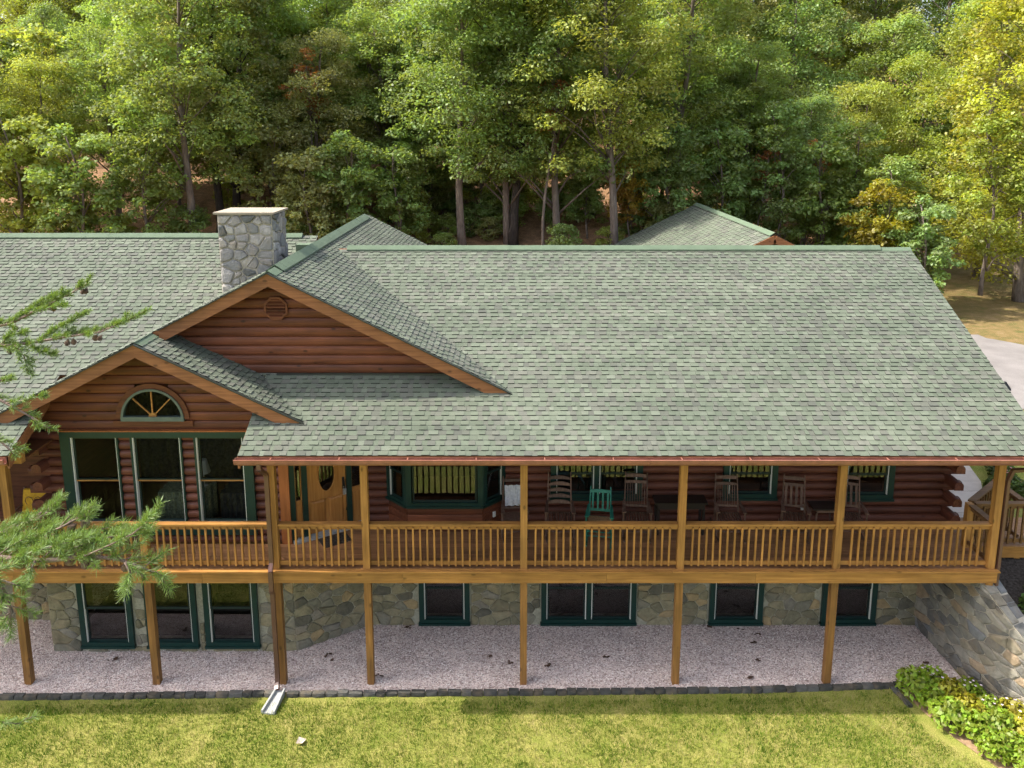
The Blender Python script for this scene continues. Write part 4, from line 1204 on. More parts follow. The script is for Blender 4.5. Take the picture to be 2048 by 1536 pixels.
for a, b in zip([(10.62, -0.47, Z0 - 0.12), (10.60, -0.46, Z0 - 0.25), (9.98, -0.05, Z0 - 0.46), (9.96, 0.03, 4.6)], [(10.60, -0.46, Z0 - 0.25), (9.98, -0.05, Z0 - 0.46), (9.96, 0.03, 4.6), (9.96, 0.03, 2.3)]):
    g.bar(a, b, 0.06, 0.08, (0, 1, 0.01))
obj('downspout', g, MT['spout'], house)

# ------------------------------------------------------------------ deck
deck = thing('porch_deck', (0, 0, 0), 'raised cedar deck with baluster railing along the house front', 'deck')
DZ = 2.64; DX0, DX1 = -13.6, 9.92
# deck boards
by0 = -0.06; bw_ = 0.137
k = 0
while by0 + bw_ < 2.0:
    r = random.Random(100 + k); x = DX0
    while x < DX1:
        w = r.uniform(3.6, 4.9); xe = min(x + w, DX1)
        if DX1 - xe < 0.8: xe = DX1
        if by0 + bw_ > YG - 0.02:
            segs = []
            if x < -10.3: segs.append((x, min(xe, -10.3)))
            lim = -4.80 + (by0 - YG) * 1.6 + 0.1
            if xe > lim: segs.append((max(x, lim), xe))
        else: segs = [(x, xe)]
        for a, b in segs:
            if b - a > 0.05: obj('deck_board', MB().box(a, b - 0.004, by0, by0 + bw_ - 0.006, DZ - 0.03, DZ), MT['deck'], deck)
        x = xe
    by0 += bw_; k += 1
# rim joist and edge trim
rx = [DX0, -10.16, -6.3, -2.2, 1.95, 5.0, DX1]
for a, b in zip(rx, rx[1:]):
    obj('rim_joist', MB().box(a, b - 0.004, -0.05, -0.005, 2.39, DZ - 0.034), MT['cedar'], deck)
rx = [DX0, -9.0, -4.9, -0.2, 3.3, 6.6, DX1 + 0.03]
for a, b in zip(rx, rx[1:]):
    obj('edge_board', MB().box(a, b - 0.004, -0.10, 0.02, DZ + 0.002, DZ + 0.03), MT['cedar'], deck)
obj('rim_joist', MB().box(DX1 - 0.045, DX1, -0.002, 0.9, 2.39, DZ - 0.034), MT['cedar_y'], deck)
for i in range(16): obj('joist', MB().box(-12.9 + i * 1.5, -12.86 + i * 1.5, 0.0, 1.06 if -10.2 < -12.9 + i * 1.5 < -4.6 else 1.98, 2.41, DZ - 0.034), MT['cedar_y'], deck)
POSTS = [(-12.9, 1), (-10.16, 1), (-7.46, 0), (-4.80, 1), (-2.95, 1), (0.26, 1), (3.46, 1), (6.65, 1), (9.81, 1)]
pw = 0.142
for x, up in POSTS:
    if x < 9.5: obj('lower_post', MB().box(x - pw / 2, x + pw / 2, 0.0, pw, -0.05, 2.39), MT['cedar_low'], deck)
    else: obj('lower_post', MB().box(x - pw / 2, x + pw / 2, 0.0, pw, 2.2, 2.39), MT['cedar_z'], deck)
    top = 4.96 if up else DZ + 1.02
    obj('upper_post' if up else 'rail_post', MB().box(x - pw / 2, x + pw / 2, -0.002, pw, DZ + 0.032, top), MT['cedar_z'], deck)
# header beams carrying the porch roof
obj('header_beam', MB().box(-5.1, 10.35, 0.004, 0.14, 4.962, 5.24), MT['cedar'], deck)
obj('header_beam', MB().box(-13.6, -9.75, 0.004, 0.14, 4.962, 5.24), MT['cedar'], deck)
obj('porch_ceiling', MB().box(-4.6, 10.3, 0.15, 1.96, 5.0, 5.03), MT['ceil'], deck)
obj('porch_ceiling', MB().box(-13.6, -9.75, 0.15, 2.0, 5.0, 5.03), MT['ceil'], deck)
# eave fascia behind the gutter
obj('eave_fascia', MB().box(XPL, XR, YE + 0.0, YE + 0.035, Z0 - 0.2, Z0 - 0.012), MT['fascia'], house)
obj('eave_fascia', MB().box(-17.5, XLL, YE + 0.0, YE + 0.035, Z0 - 0.2, Z0 - 0.012), MT['fascia'], house)
obj('gutter', MB().prism([(-17.5, y_ + p, z_ + q) for p, q in prof], (17.5 + XLL - 0.02, 0, 0)), MT['copper'], house)
BAL = mesh_of(MB().box(-0.018, 0.018, -0.018, 0.018, 0.0, 0.84), 'baluster'); BAL.materials.append(MT['cedar_z'])
BAL2 = BAL.copy(); BAL2.materials.clear(); MT['cedar_d'] = wood('weathered_cedar', (0.10, 0.050, 0.020), (0.23, 0.12, 0.045), 0, 0.6, 0.5, 0.3); BAL2.materials.append(MT['cedar_d'])
RY = 0.09
def railing(p, q, zdeck=DZ, dz=0.0, ends=0.08, spacing=0.1435, mat='cedar', mesh=BAL):
    p = Vector((*p, zdeck)); q = Vector((*q, zdeck + dz)); d = q - p; L2 = Vector((d.x, d.y, 0)).length
    u = Vector((d.x, d.y, 0)).normalized(); s_ = Vector((u.y, -u.x, 0))
    rl = obj('railing', MB().bar(p + Vector((0, 0, 0.985)), q + Vector((0, 0, 0.985)), 0.14, 0.038), MT[mat], deck)
    obj('top_rail', MB().bar(p + Vector((0, 0, 0.915)), q + Vector((0, 0, 0.915)), 0.038, 0.088), MT[mat], rl)
    obj('bottom_rail', MB().bar(p + Vector((0, 0, 0.13)), q + Vector((0, 0, 0.13)), 0.038, 0.088), MT[mat], rl)
    n = max(1, int((L2 - 2 * ends) / spacing)); off = (L2 - (n - 1) * spacing) / 2 if n > 1 else L2 / 2
    for i in range(n):
        t = (off + i * spacing) / L2
        c = p.lerp(q, t) + s_ * 0.038
        inst('baluster', mesh, rl, (c.x, c.y, c.z + 0.075), math.atan2(u.y, u.x) + rng.uniform(-0.02, 0.02), rot=(rng.uniform(-0.006, 0.006), rng.uniform(-0.008, 0.008), math.atan2(u.y, u.x)))
    return rl
for (xa, _), (xb, _) in zip(POSTS, POSTS[1:]):
    railing((xa + pw / 2 + 0.003, RY), (xb - pw / 2 - 0.003, RY))
railing((9.83, 0.15), (9.83, 0.86), mat='cedar_d', mesh=BAL2)
# landing on the right with its own rails
obj('landing_post', MB().box(9.76, 9.89, 0.87, 1.0, 2.3, DZ + 1.0), MT['cedar_z'], deck)
for i in range(9): obj('deck_board', MB().box(DX1 + 0.005, 12.6, 0.96 + i * bw_, 0.96 + (i + 1) * bw_ - 0.006, DZ - 0.03, DZ), MT['deck'], deck)
obj('rim_joist', MB().box(DX1 + 0.005, 12.6, 0.90, 0.95, 2.39, DZ + 0.0), MT['cedar'], deck)
railing((9.95, 0.96), (12.5, 0.96), mat='cedar_d', mesh=BAL2)
railing((9.92, 1.04), (11.0, 1.95), spacing=0.15, mat='cedar_d', mesh=BAL2); railing((11.06, 1.95), (11.06, 1.1), spacing=0.15, mat='cedar_d', mesh=BAL2)
obj('landing_post', MB().box(11.0, 11.12, 1.95, 2.07, 1.2, DZ + 1.0), MT['cedar_z'], deck)
for x in (11.0, 12.4): obj('lower_post', MB().box(x - 0.06, x + 0.06, 0.96, 1.08, 1.0, 2.39), MT['cedar_z'], deck)
for i, zz in enumerate((2.46, 2.30)): pass

# ------------------------------------------------------------------ retaining wall
rw = thing('retaining_wall', (9.7, 0, 0), 'sloping fieldstone retaining wall at the right end of the gravel', 'wall')
ypts = [2.05, 1.4, 0.8, 0.1, -0.25, -0.55, -0.9, -1.3, -1.75, -2.2, -2.55, -2.9]
def wtop(y):
    P = [(2.05, 2.38), (0.1, 2.36), (-0.55, 1.98), (-1.3, 1.42), (-2.2, 0.72), (-2.9, 0.15)]
    for (ya, za), (yb, zb) in zip(P, P[1:]):
        if yb <= y <= ya: return za + (zb - za) * (ya - y) / (ya - yb)
    return P[0][1]
pl = [Vector((wall_x(y), y, 0)) for y in ypts]
acc = [0.0]
for a, b in zip(pl, pl[1:]): acc.append(acc[-1] + (b - a).length)
def wmap(u, v, d):
    for i in range(len(acc) - 1):
        if u <= acc[i + 1] or i == len(acc) - 2:
            t = (u - acc[i]) / (acc[i + 1] - acc[i]); p = pl[i].lerp(pl[i + 1], t); dr = (pl[i + 1] - pl[i]).normalized(); break
    nrm = Vector((dr.y, -dr.x, 0))
    if nrm.x > 0: nrm = -nrm
    return p + nrm * d + Vector((0, 0, v))
def wnorm(i):
    a = pl[max(i - 1, 0)]; b = pl[min(i + 1, len(pl) - 1)]; dr = (b - a).normalized(); q = Vector((-dr.y, dr.x, 0)); return q if q.x > 0 else -q
g = MB()
for i in range(len(pl) - 1):
    a, b = pl[i], pl[i + 1]; na, nb = wnorm(i) * 0.42, wnorm(i + 1) * 0.42
    za, zb = wtop(a.y), wtop(b.y)
    g.hexa([a + Vector((0, 0, -0.1)), b + Vector((0, 0, -0.1)), b + nb + Vector((0, 0, -0.1)), a + na + Vector((0, 0, -0.1)),
            a + Vector((0, 0, za)), b + Vector((0, 0, zb)), b + nb + Vector((0, 0, zb)), a + na + Vector((0, 0, za))])
rcore = obj('mortar_core', g, MT['mortar'], rw)
def u2y(u):
    for i in range(len(acc) - 1):
        if u <= acc[i + 1] or i == len(acc) - 2:
            t = (u - acc[i]) / (acc[i + 1] - acc[i]); return pl[i].y + (pl[i + 1].y - pl[i].y) * t
def topclip(poly):
    us = [a for a, b in poly]; ua, ub = min(us), max(us)
    if ub - ua < 1e-4: return []
    za, zb = wtop(u2y(ua)) - 0.01, wtop(u2y(ub)) - 0.01
    k = (zb - za) / (ub - ua)
    return clip_poly(poly, -k, 1.0, za - k * ua)
n7 = stones(rw, wmap, acc[-1], 2.4, 0.34, 0.18, 41, MT['stone_r'], 0.008, top=topclip, depth=0.03)
# cap stones
r = random.Random(5); u = 1.9
while u < acc[-1] - 0.15:
    w = r.uniform(0.22, 0.42); u2 = min(u + w, acc[-1])
    split = r.uniform(0.15, 0.27)
    for d0, d1 in ((-0.005, split), (split + 0.02, 0.41)):
        j = r.uniform(-0.05, 0.05)
        q = []
        for uu, ddd in ((u + 0.012 + j * (d0 > 0), d0), (u2 - 0.012 + j * (d0 > 0), d0), (u2 - 0.012 + j * (d0 > 0), d1), (u + 0.012 + j * (d0 > 0), d1)):
            uu = min(max(uu, 0), acc[-1]); p = wmap(uu, 0, -ddd); p.z = wtop(u2y(uu)); q.append(p)
        hh = r.uniform(0.015, 0.035)
        obj('cap_stone', MB().prism(q, (0, 0, hh)), MT['stone_r'], rw)
    u = u2
# planting soil behind the wall
g = MB()
for i in range(12):
    for j in range(15):
        q = []
        for a, b in ((i, j), (i + 1, j), (i + 1, j + 1), (i, j + 1)):
            yy = -2.4 + b * 0.3; xx = wall_x(yy) + 0.38 + a * 0.3
            q.append((xx, yy, ground_z(max(10.0, xx), yy) + 0.035))
        g.add(q, [(0, 1, 2, 3)])
tag(obj('mulch_bed', g, MT['mulch']), 'dark mulch under the landing behind the retaining wall', 'mulch', kind='structure')

# ------------------------------------------------------------------ edging blocks along the gravel
ed = thing('landscape_edging', (0, -0.25, 0), 'row of dark grey edging blocks between gravel and lawn', 'edging')
r = random.Random(9)
BL = []
for q in range(4):
    g = MB(); w, h = 0.5, 0.5
    vs = [(-w, -0.5, 0), (w, -0.5, 0), (w, 0.5, 0), (-w, 0.5, 0), (-w * 0.97, -0.42 + r.uniform(-.05, .05), 1), (w * 0.97, -0.42 + r.uniform(-.05, .05), 1), (w * 0.96, 0.42, 0.97), (-w * 0.96, 0.44, 0.98), (0, -0.60 + r.uniform(-0.06, 0.06), 0.5), (0, -0.5, 1.0)]
    g.add(vs, [(0, 3, 2, 1), (4, 9, 5, 6, 7), (0, 1, 8), (1, 5, 8), (5, 9, 8), (9, 4, 8), (4, 0, 8), (1, 2, 6, 5), (2, 3, 7, 6), (3, 0, 4, 7)])
    me = mesh_of(g, 'edging_block'); me.materials.append(MT['block']); BL.append(me)
x = -13.6
while x < 9.55:
    w = r.uniform(0.19, 0.30); y = edge_y(min(x + w / 2, 9.59)) - 0.075
    if not (-4.98 < x + w / 2 < -4.70):
        inst('edging_block', r.choice(BL), ed, (x + w / 2, y + r.uniform(-0.008, 0.008), -0.02), r.uniform(-0.05, 0.05) + math.atan2(edge_y(min(x + w, 9.59)) - edge_y(x), w), scale=(w - 0.008, 0.12, r.uniform(0.09, 0.115)))
    x += w
bx_, by_ = 8.0, -0.10
for k in range(3):     # short return beside the planting bed
    inst('edging_block', r.choice(BL), ed, (8.0 + k * 0.035, -0.16 - k * 0.19, -0.04), R(-80), scale=(0.19, 0.1, 0.10))
sb = MB()
for d0, d1, h in ((-0.13, -0.095, 0.10), (0.095, 0.13, 0.10), (-0.095, 0.095, 0.035)):
    sb.hexa([(d0 * 0.8, 0.02, 0), (d1 * 0.8, 0.02, 0), (d1 * 1.1, -0.56, 0), (d0 * 1.1, -0.56, 0), (d0 * 0.8, 0.02, h + 0.04), (d1 * 0.8, 0.02, h + 0.04), (d1 * 1.1, -0.56, h * 0.85), (d0 * 1.1, -0.56, h * 0.85)][0:4][::-1] + [(d0 * 0.8, 0.02, h + 0.04), (d1 * 0.8, 0.02, h + 0.04), (d1 * 1.1, -0.56, h * 0.85), (d0 * 1.1, -0.56, h * 0.85)][::-1])
so = obj('splash_block', sb, MT['splash']); so.location = (-4.78, -0.26, 0.0); so.rotation_euler = (0, 0, R(-8))
tag(so, 'pale concrete splash block below the brown downspout', 'splash block')
lf = MB().add([(-0.08, -0.05, 0.04), (0.05, -0.07, 0.06), (0.09, 0.05, 0.045), (-0.05, 0.06, 0.09), (0.0, 0.0, 0.02)], [(0, 1, 4), (1, 2, 4), (2, 3, 4), (3, 0, 4)])
lo = obj('dry_leaf', lf, MT['paper']); lo.location = (-4.0, -1.55, 0.01); tag(lo, 'single pale dry leaf lying on the lawn', 'leaf')
# dark fallen leaves on the gravel
g = MB(); r = random.Random(77)
for k in range(20):
    x = r.uniform(-9.5, 9.2); y = r.uniform(0.1, 1.9)
    if x < -4.5 and y > 0.95: continue
    for j in range(r.randint(1, 4)):
        a = r.uniform(0, 6.28); s_ = r.uniform(0.025, 0.055); cx_, cy_ = x + r.uniform(-0.07, 0.07), y + r.uniform(-0.05, 0.05)
        g.add([(cx_ + s_ * math.cos(a + q), cy_ + s_ * math.sin(a + q) * 0.8, 0.035 + r.uniform(0, 0.03)) for q in (0, 1.2, 2.4, 3.6, 4.9)], [(0, 1, 2, 3, 4)])
tag(obj('fallen_leaves', g, MT['pebble_leaf']), 'dark dead leaves scattered on the gravel under the deck', 'leaves', kind='stuff')

# ------------------------------------------------------------------ porch furniture
def rocking_chair(name, x, y, rz, style, mat, label, H=1.22, w=0.50):
    t = thing(name, (x, y, DZ + 0.002), label, 'rocking chair', 'rocking chairs on the porch', rz)
    P = lambda nm, mb, m=mat, par=None: obj(nm, mb, m, par or t, local=True)
    hw = w / 2
    for s_ in (-1, 1):
        pts = [(s_ * (hw - 0.01), 0.20, 0.08), (s_ * (hw - 0.01), 0.22, 0.42), (s_ * (hw - 0.025), 0.32, 0.85), (s_ * (hw - 0.03), 0.40, H)]
        P('back_post', MB().tube(pts, [0.019, 0.02, 0.018, 0.013], 8))
        P('leg', MB().tube([(s_ * (hw + 0.03), -0.24, 0.06), (s_ * (hw + 0.03), -0.24, 0.2), (s_ * (hw + 0.03), -0.24, 0.44), (s_ * (hw + 0.03), -0.24, 0.66)], [0.016, 0.022, 0.017, 0.016], 8))
        rk = [(s_ * (hw + 0.01), -0.48 + 0.1 * k, 0.028 + 0.24 * ((-0.48 + 0.1 * k) - 0.02) ** 2) for k in range(12)]
        P('rocker', MB().tube(rk, 0.02, 6))
        a = MB(); a.hexa([(s_ * (hw + 0.02) - 0.04, -0.30, 0.655), (s_ * (hw + 0.02) + 0.045, -0.30, 0.655), (s_ * hw + 0.02, 0.25, 0.67), (s_ * hw - 0.02, 0.25, 0.67),
                          (s_ * (hw + 0.02) - 0.04, -0.30, 0.68), (s_ * (hw + 0.02) + 0.045, -0.30, 0.68), (s_ * hw + 0.02, 0.25, 0.695), (s_ * hw - 0.02, 0.25, 0.695)])
        P('armrest', a)
    for z_s in (0.2, 0.3): P('stretcher', MB().tube([(-hw - 0.03, -0.24, z_s), (hw + 0.03, -0.24, z_s)], 0.012, 6))
    P('seat_rail', MB().bar((-hw - 0.03, -0.25, 0.42), (hw + 0.03, -0.25, 0.42), 0.03, 0.035))
    P('seat_rail', MB().bar((-hw, 0.21, 0.41), (hw, 0.21, 0.41), 0.03, 0.035))
    if style in ('rush', 'cloth'):
        g = MB(); n = 8
        vs = []; fs = []
        for i in range(n + 1):
            for j in range(n + 1):
                u, v = i / n, j / n; vs.append((-hw + w * u, -0.235 + 0.43 * v, 0.435 - 0.02 * math.sin(math.pi * u) * math.sin(math.pi * v) + 0.004 * ((i + j) % 2)))
        for i in range(n):
            for j in range(n): a = i * (n + 1) + j; fs.append((a, a + n + 1, a + n + 2, a + 1))
        g.add(vs, fs); P('seat', g, MT['rush'] if style == 'rush' else mat)
    else:
        for k in range(9):
            xx = -hw + 0.03 + k * (w - 0.06) / 8
            P('seat_slat', MB().bar((xx, -0.25, 0.445), (xx, 0.21, 0.43), 0.03, 0.014))
    yb = lambda z: 0.22 + (z - 0.42) * 0.235
    def cross(z0, z1, nm, curve=0.0, crest=0.0):
        g = MB(); n = 8; vs = []
        for i in range(n + 1):
            u = -1 + 2 * i / n; xx = u * (hw - 0.03); c = curve * (1 - u * u); cr = crest * (1 - u * u)
            for zz, dy in ((z0, -0.009), (z0, 0.009), (z1 + cr, 0.009), (z1 + cr, -0.009)): vs.append((xx, yb(zz) + c + dy, zz))
        fs = []
        for i in range(n):
            for k in range(4): fs.append((4 * i + k, 4 * i + (k + 1) % 4, 4 * (i + 1) + (k + 1) % 4, 4 * (i + 1) + k))
        fs += [(3, 2, 1, 0), (4 * n, 4 * n + 1, 4 * n + 2, 4 * n + 3)]
        g.add(vs, fs); P(nm, g)
    if style == 'ladder':
        for k in range(5): cross(0.60 + 0.13 * k, 0.645 + 0.13 * k, 'slat', 0.03, 0.035)
    elif style == 'cloth':
        cross(H - 0.12, H - 0.06, 'top_rail'); cross(0.5, 0.54, 'lower_rail')
        g = MB(); n = 10; vs = []; fs = []
        for i in range(n + 1):
            for j in range(5):
                u = -1 + 2 * i / n; zz = 0.58 + (H - 0.18 - 0.58) * j / 4
                vs.append((u * (hw - 0.06), yb(zz) - 0.045 + 0.02 * math.sin(u * 9 + j), zz))
        for i in range(n):
            for j in range(4): a = i * 5 + j; fs.append((a, a + 5, a + 6, a + 1))
        g.add(vs, fs); P('back_cloth', g, MT['cloth'])
    else:
        cross(H - 0.12, H - 0.06, 'top_rail', 0.0, 0.015)
        zlow = 0.54; cross(zlow, zlow + 0.05, 'lower_rail')
        ztop = H - 0.12
        if style == 'spindle' or style == 'wide':
            cross(H - 0.25, H - 0.20, 'middle_rail', 0.0, 0.01); ztop = H - 0.25
        ns, sw_ = {'rush': (4, 0.042), 'spindle': (8, 0.014), 'wide': (4, 0.05)}[style]
        for k in range(ns):
            xx = -(hw - 0.085) + k * 2 * (hw - 0.085) / (ns - 1)
            P('slat', MB().bar((xx, yb(zlow + 0.04), zlow + 0.045), (xx, yb(ztop), ztop + 0.005), sw_, 0.014, (0, 1, 0)))
    return t
dwm = MT['darkwood']
rocking_chair('rocking_chair', 0.07, 1.42, R(4), 'cloth', dwm, 'dark rocking chair with white cloth on its back beside a porch post', 1.2, 0.50)
rocking_chair('rocking_chair', 1.08, 1.42, R(-2), 'ladder', dwm, 'weathered ladder back rocking chair with five curved slats', 1.30, 0.56)
rocking_chair('rocking_chair', 1.94, 1.22, R(-9), 'rush', MT['green_chair'], 'green painted rocking chair with a brown woven seat', 1.05, 0.50)
rocking_chair('rocking_chair', 2.78, 1.42, R(-6), 'spindle', dwm, 'brown spindle back rocking chair right next to the green one', 1.30, 0.54)
rocking_chair('rocking_chair', 4.82, 1.42, R(-4), 'spindle', dwm, 'brown spindle back rocking chair between long dark table and window', 1.26, 0.54)
rocking_chair('rocking_chair', 6.28, 1.42, R(-14), 'wide', MT['darkwood'], 'brown wide slat rocking chair left of the small twisted leg table', 1.24, 0.50)
rocking_chair('rocking_chair', 7.52, 1.42, R(-12), 'wide', MT['darkwood'], 'brown rocking chair partly behind the post, right of the small table', 1.26, 0.50)
t = thing('console_table', (3.76, 1.55, DZ + 0.002), 'long black wooden console table against the log wall', 'table')
obj('table_top', MB().box(-0.58, 0.58, -0.2, 0.2, 0.74, 0.78), MT['blackwood'], t, local=True)
obj('apron', MB().box(-0.52, 0.52, -0.17, 0.17, 0.62, 0.738), MT['blackwood'], t, local=True)
for sx_ in (-0.5, 0.5):
    for sy_ in (-0.15, 0.15): obj('leg', MB().hexa([(sx_ - 0.02, sy_ - 0.02, 0), (sx_ + 0.02, sy_ - 0.02, 0), (sx_ + 0.02, sy_ + 0.02, 0), (sx_ - 0.02, sy_ + 0.02, 0), (sx_ - 0.03, sy_ - 0.03, 0.62), (sx_ + 0.03, sy_ - 0.03, 0.62), (sx_ + 0.03, sy_ + 0.03, 0.62), (sx_ - 0.03, sy_ + 0.03, 0.62)]), MT['blackwood'], t, local=True)
obj('lower_shelf', MB().box(-0.48, 0.48, -0.13, 0.13, 0.16, 0.185), MT['blackwood'], t, local=True)
t = thing('side_table', (6.93, 1.45, DZ + 0.002), 'small dark side table with twisted legs between two rocking chairs', 'table')
obj('table_top', MB().box(-0.29, 0.29, -0.2, 0.2, 0.66, 0.69), MT['blackwood'], t, local=True)
obj('apron', MB().box(-0.2, 0.2, -0.15, 0.15, 0.58, 0.658), MT['darkwood'], t, local=True)
for sx_ in (-1, 1):
    for sy_ in (-1, 1):
        prof_ = [(0.012, 0.0)] + [(0.017 + 0.006 * (k % 2), 0.03 + 0.022 * k) for k in range(24)] + [(0.018, 0.58)]
        g = MB().lathe(prof_, 8); g.v = [(a + sx_ * (0.26 - 0.1 * c), b + sy_ * (0.19 - 0.08 * c), c) for a, b, c in g.v]
        obj('leg', g, MT['darkwood'], t, local=True)
t = thing('patio_chair', (-10.62, 1.35, DZ + 0.002), 'wooden patio chair with yellow patterned back cushion at far left', 'chair')
for sx_ in (-0.27, 0.27):
    obj('back_post', MB().bar((sx_, 0.22, 0), (sx_, 0.34, 1.0), 0.04, 0.04), MT['darkwood'], t, local=True)
    obj('leg', MB().bar((sx_, -0.25, 0), (sx_, -0.25, 0.62), 0.04, 0.04), MT['darkwood'], t, local=True)
    obj('armrest', MB().bar((sx_, -0.28, 0.63), (sx_, 0.3, 0.65), 0.06, 0.025), MT['darkwood'], t, local=True)
obj('seat', MB().box(-0.26, 0.26, -0.26, 0.24, 0.40, 0.47), MT['yellow'], t, local=True)
obj('backrest', MB().hexa([(-0.25, 0.14, 0.5), (0.25, 0.14, 0.5), (0.25, 0.22, 0.5), (-0.25, 0.22, 0.5), (-0.25, 0.26, 0.98), (0.25, 0.26, 0.98), (0.25, 0.33, 0.98), (-0.25, 0.33, 0.98)]), MT['yellow'], t, local=True)
for k in (-1, 1): obj('back_print', MB().tube([(0.0 + 0.09 * math.cos(a * 0.7854) + 0.1 * k, 0.185 + 0.001, 0.74 + 0.1 * math.sin(a * 0.7854)) for a in range(9)], 0.008, 4), MT['darkwood'], t, local=True)
hook = MB().tube([(-4.62, 1.0, 4.40), (-4.62, 1.0, 4.30), (-4.60, 0.98, 4.28)], 0.008, 5)
mat_ = obj('door_mat', MB().box(0.5 * S, 1.1 * S, -0.62, -0.2, 0.003, 0.018).xf(TE), MT['mulch']); tag(mat_, 'dark mat lying in front of the entry door', 'mat')

# ------------------------------------------------------------------ garage behind the main ridge
ga = thing('garage', (10.3, 22, 2.4), 'green roofed gabled outbuilding standing behind the main ridge', 'garage')
GZ, GX, GY0, GY1, GH = 7.5, 10.28, 15.25, 28.0, 5.4
gz = lambda x: GZ - 0.49 * abs(x - GX)
dk = MB()
gr = obj('roof', MB().hexa([(GX, GY0, GZ - 0.12), (GX, GY1, GZ - 0.12), (GX - GH, GY1, gz(GX - GH) - 0.12), (GX - GH, GY0, gz(GX - GH) - 0.12),
                            (GX, GY0, GZ - 0.01), (GX, GY1, GZ - 0.01), (GX - GH, GY1, gz(GX - GH) - 0.01), (GX - GH, GY0, gz(GX - GH) - 0.01)])
         .hexa([(GX, GY0, GZ - 0.12), (GX + GH, GY0, gz(GX + GH) - 0.12), (GX + GH, GY1, gz(GX + GH) - 0.12), (GX, GY1, GZ - 0.12),
                (GX, GY0, GZ - 0.01), (GX + GH, GY0, gz(GX + GH) - 0.01), (GX + GH, GY1, gz(GX + GH) - 0.01), (GX, GY1, GZ - 0.01)]), MT['ceil'], ga)
gs_ = MB()
field((GX - GH, 0, gz(GX - GH)), (0, 1, 0), (1, 0, 0.49), GY0, GY1, GH * math.sqrt(1.24), e=0.2, tw=0.24, seed=51, mb=gs_)
field((GX + GH, 0, gz(GX + GH)), (0, 1, 0), (-1, 0, 0.49), GY0, GY1, GH * math.sqrt(1.24), e=0.2, tw=0.3, seed=52, mb=gs_)
obj('shingle_field', gs_, MT['shingle'], gr, kind='stuff')
g = MB()
for sd_ in (-1, 1):
    g.add([(GX, GY0 - 0.02, GZ + 0.10), (GX + sd_ * 0.2, GY0 - 0.02, GZ - 0.03), (GX + sd_ * 0.2, GY1, GZ - 0.03), (GX, GY1, GZ + 0.10)], [(0, 1, 2, 3)])
obj('ridge_cap', g, MT['ridge'], gr)
for sd_ in (-1, 1):
    a = Vector((GX, GY0 - 0.04, GZ - 0.16)); b = Vector((GX + sd_ * GH, GY0 - 0.04, gz(GX + GH) - 0.16))
    obj('fascia_board', MB().bar(a, b, 0.05, 0.28, (0, 0, 1)), MT['fascia'], ga)
gwall = obj('gable_wall', MB().prism([(GX - 5, GY0 + 0.5, 2.4), (GX + 5, GY0 + 0.5, 2.4), (GX + 5, GY0 + 0.5, 4.9), (GX, GY0 + 0.5, 7.3), (GX - 5, GY0 + 0.5, 4.9)], (0, 12, 0)), MT['siding'], ga)
obj('vent_pipe', MB().lathe([(0.05, 0), (0.05, 0.4)], 8, (GX - 2.9, GY0 + 1.5, gz(GX - 2.9) - 0.05)), MT['black'], gr)

# lamp post and flowers by the walkway
lpst = thing('lamp_post', (12.75, 4.6, ground_z(12.75, 4.6)), 'black lamp post rising from the flower bed by the walkway', 'lamp post')
obj('pole', MB().lathe([(0.07, 0), (0.07, 0.1), (0.045, 0.16), (0.045, 2.1), (0.06, 2.12)], 10), MT['black'], lpst, local=True)
obj('lantern', MB().lathe([(0.06, 2.12), (0.13, 2.2), (0.15, 2.5), (0.17, 2.52), (0.03, 2.7)], 6), MT['black'], lpst, local=True)
# ------------------------------------------------------------------ foliage builders
def leaves(C, S, n_dir=None, L=0.16, W=0.10, up=0.8, rg=NR, fold=0.0):
    """C Nx3 leaf centres, S per leaf scale"""
    N_ = len(C)
    nrm = rg.normal(0, 1, (N_, 3)); nrm[:, 2] = np.abs(nrm[:, 2]) + up
    if n_dir is not None: nrm += n_dir
    nrm /= np.linalg.norm(nrm, axis=1)[:, None]
    a = rg.normal(0, 1, (N_, 3)); a[:, 2] -= 0.35
    a -= nrm * np.sum(a * nrm, 1)[:, None]; a /= np.linalg.norm(a, axis=1)[:, None]
    b = np.cross(nrm, a)
    Ls = (L * S)[:, None]; Ws = (W * S)[:, None]
    V = np.stack([C - a * Ls * 0.5, C + b * Ws * 0.5 + a * Ls * 0.06 + nrm * Ws * 0.12, C + a * Ls * 0.5 - nrm * Ls * 0.1, C - b * Ws * 0.5 + a * Ls * 0.06 + nrm * Ws * 0.12], 1)
    F = np.arange(N_ * 4).reshape(-1, 4)
    return V.reshape(-1, 3), F
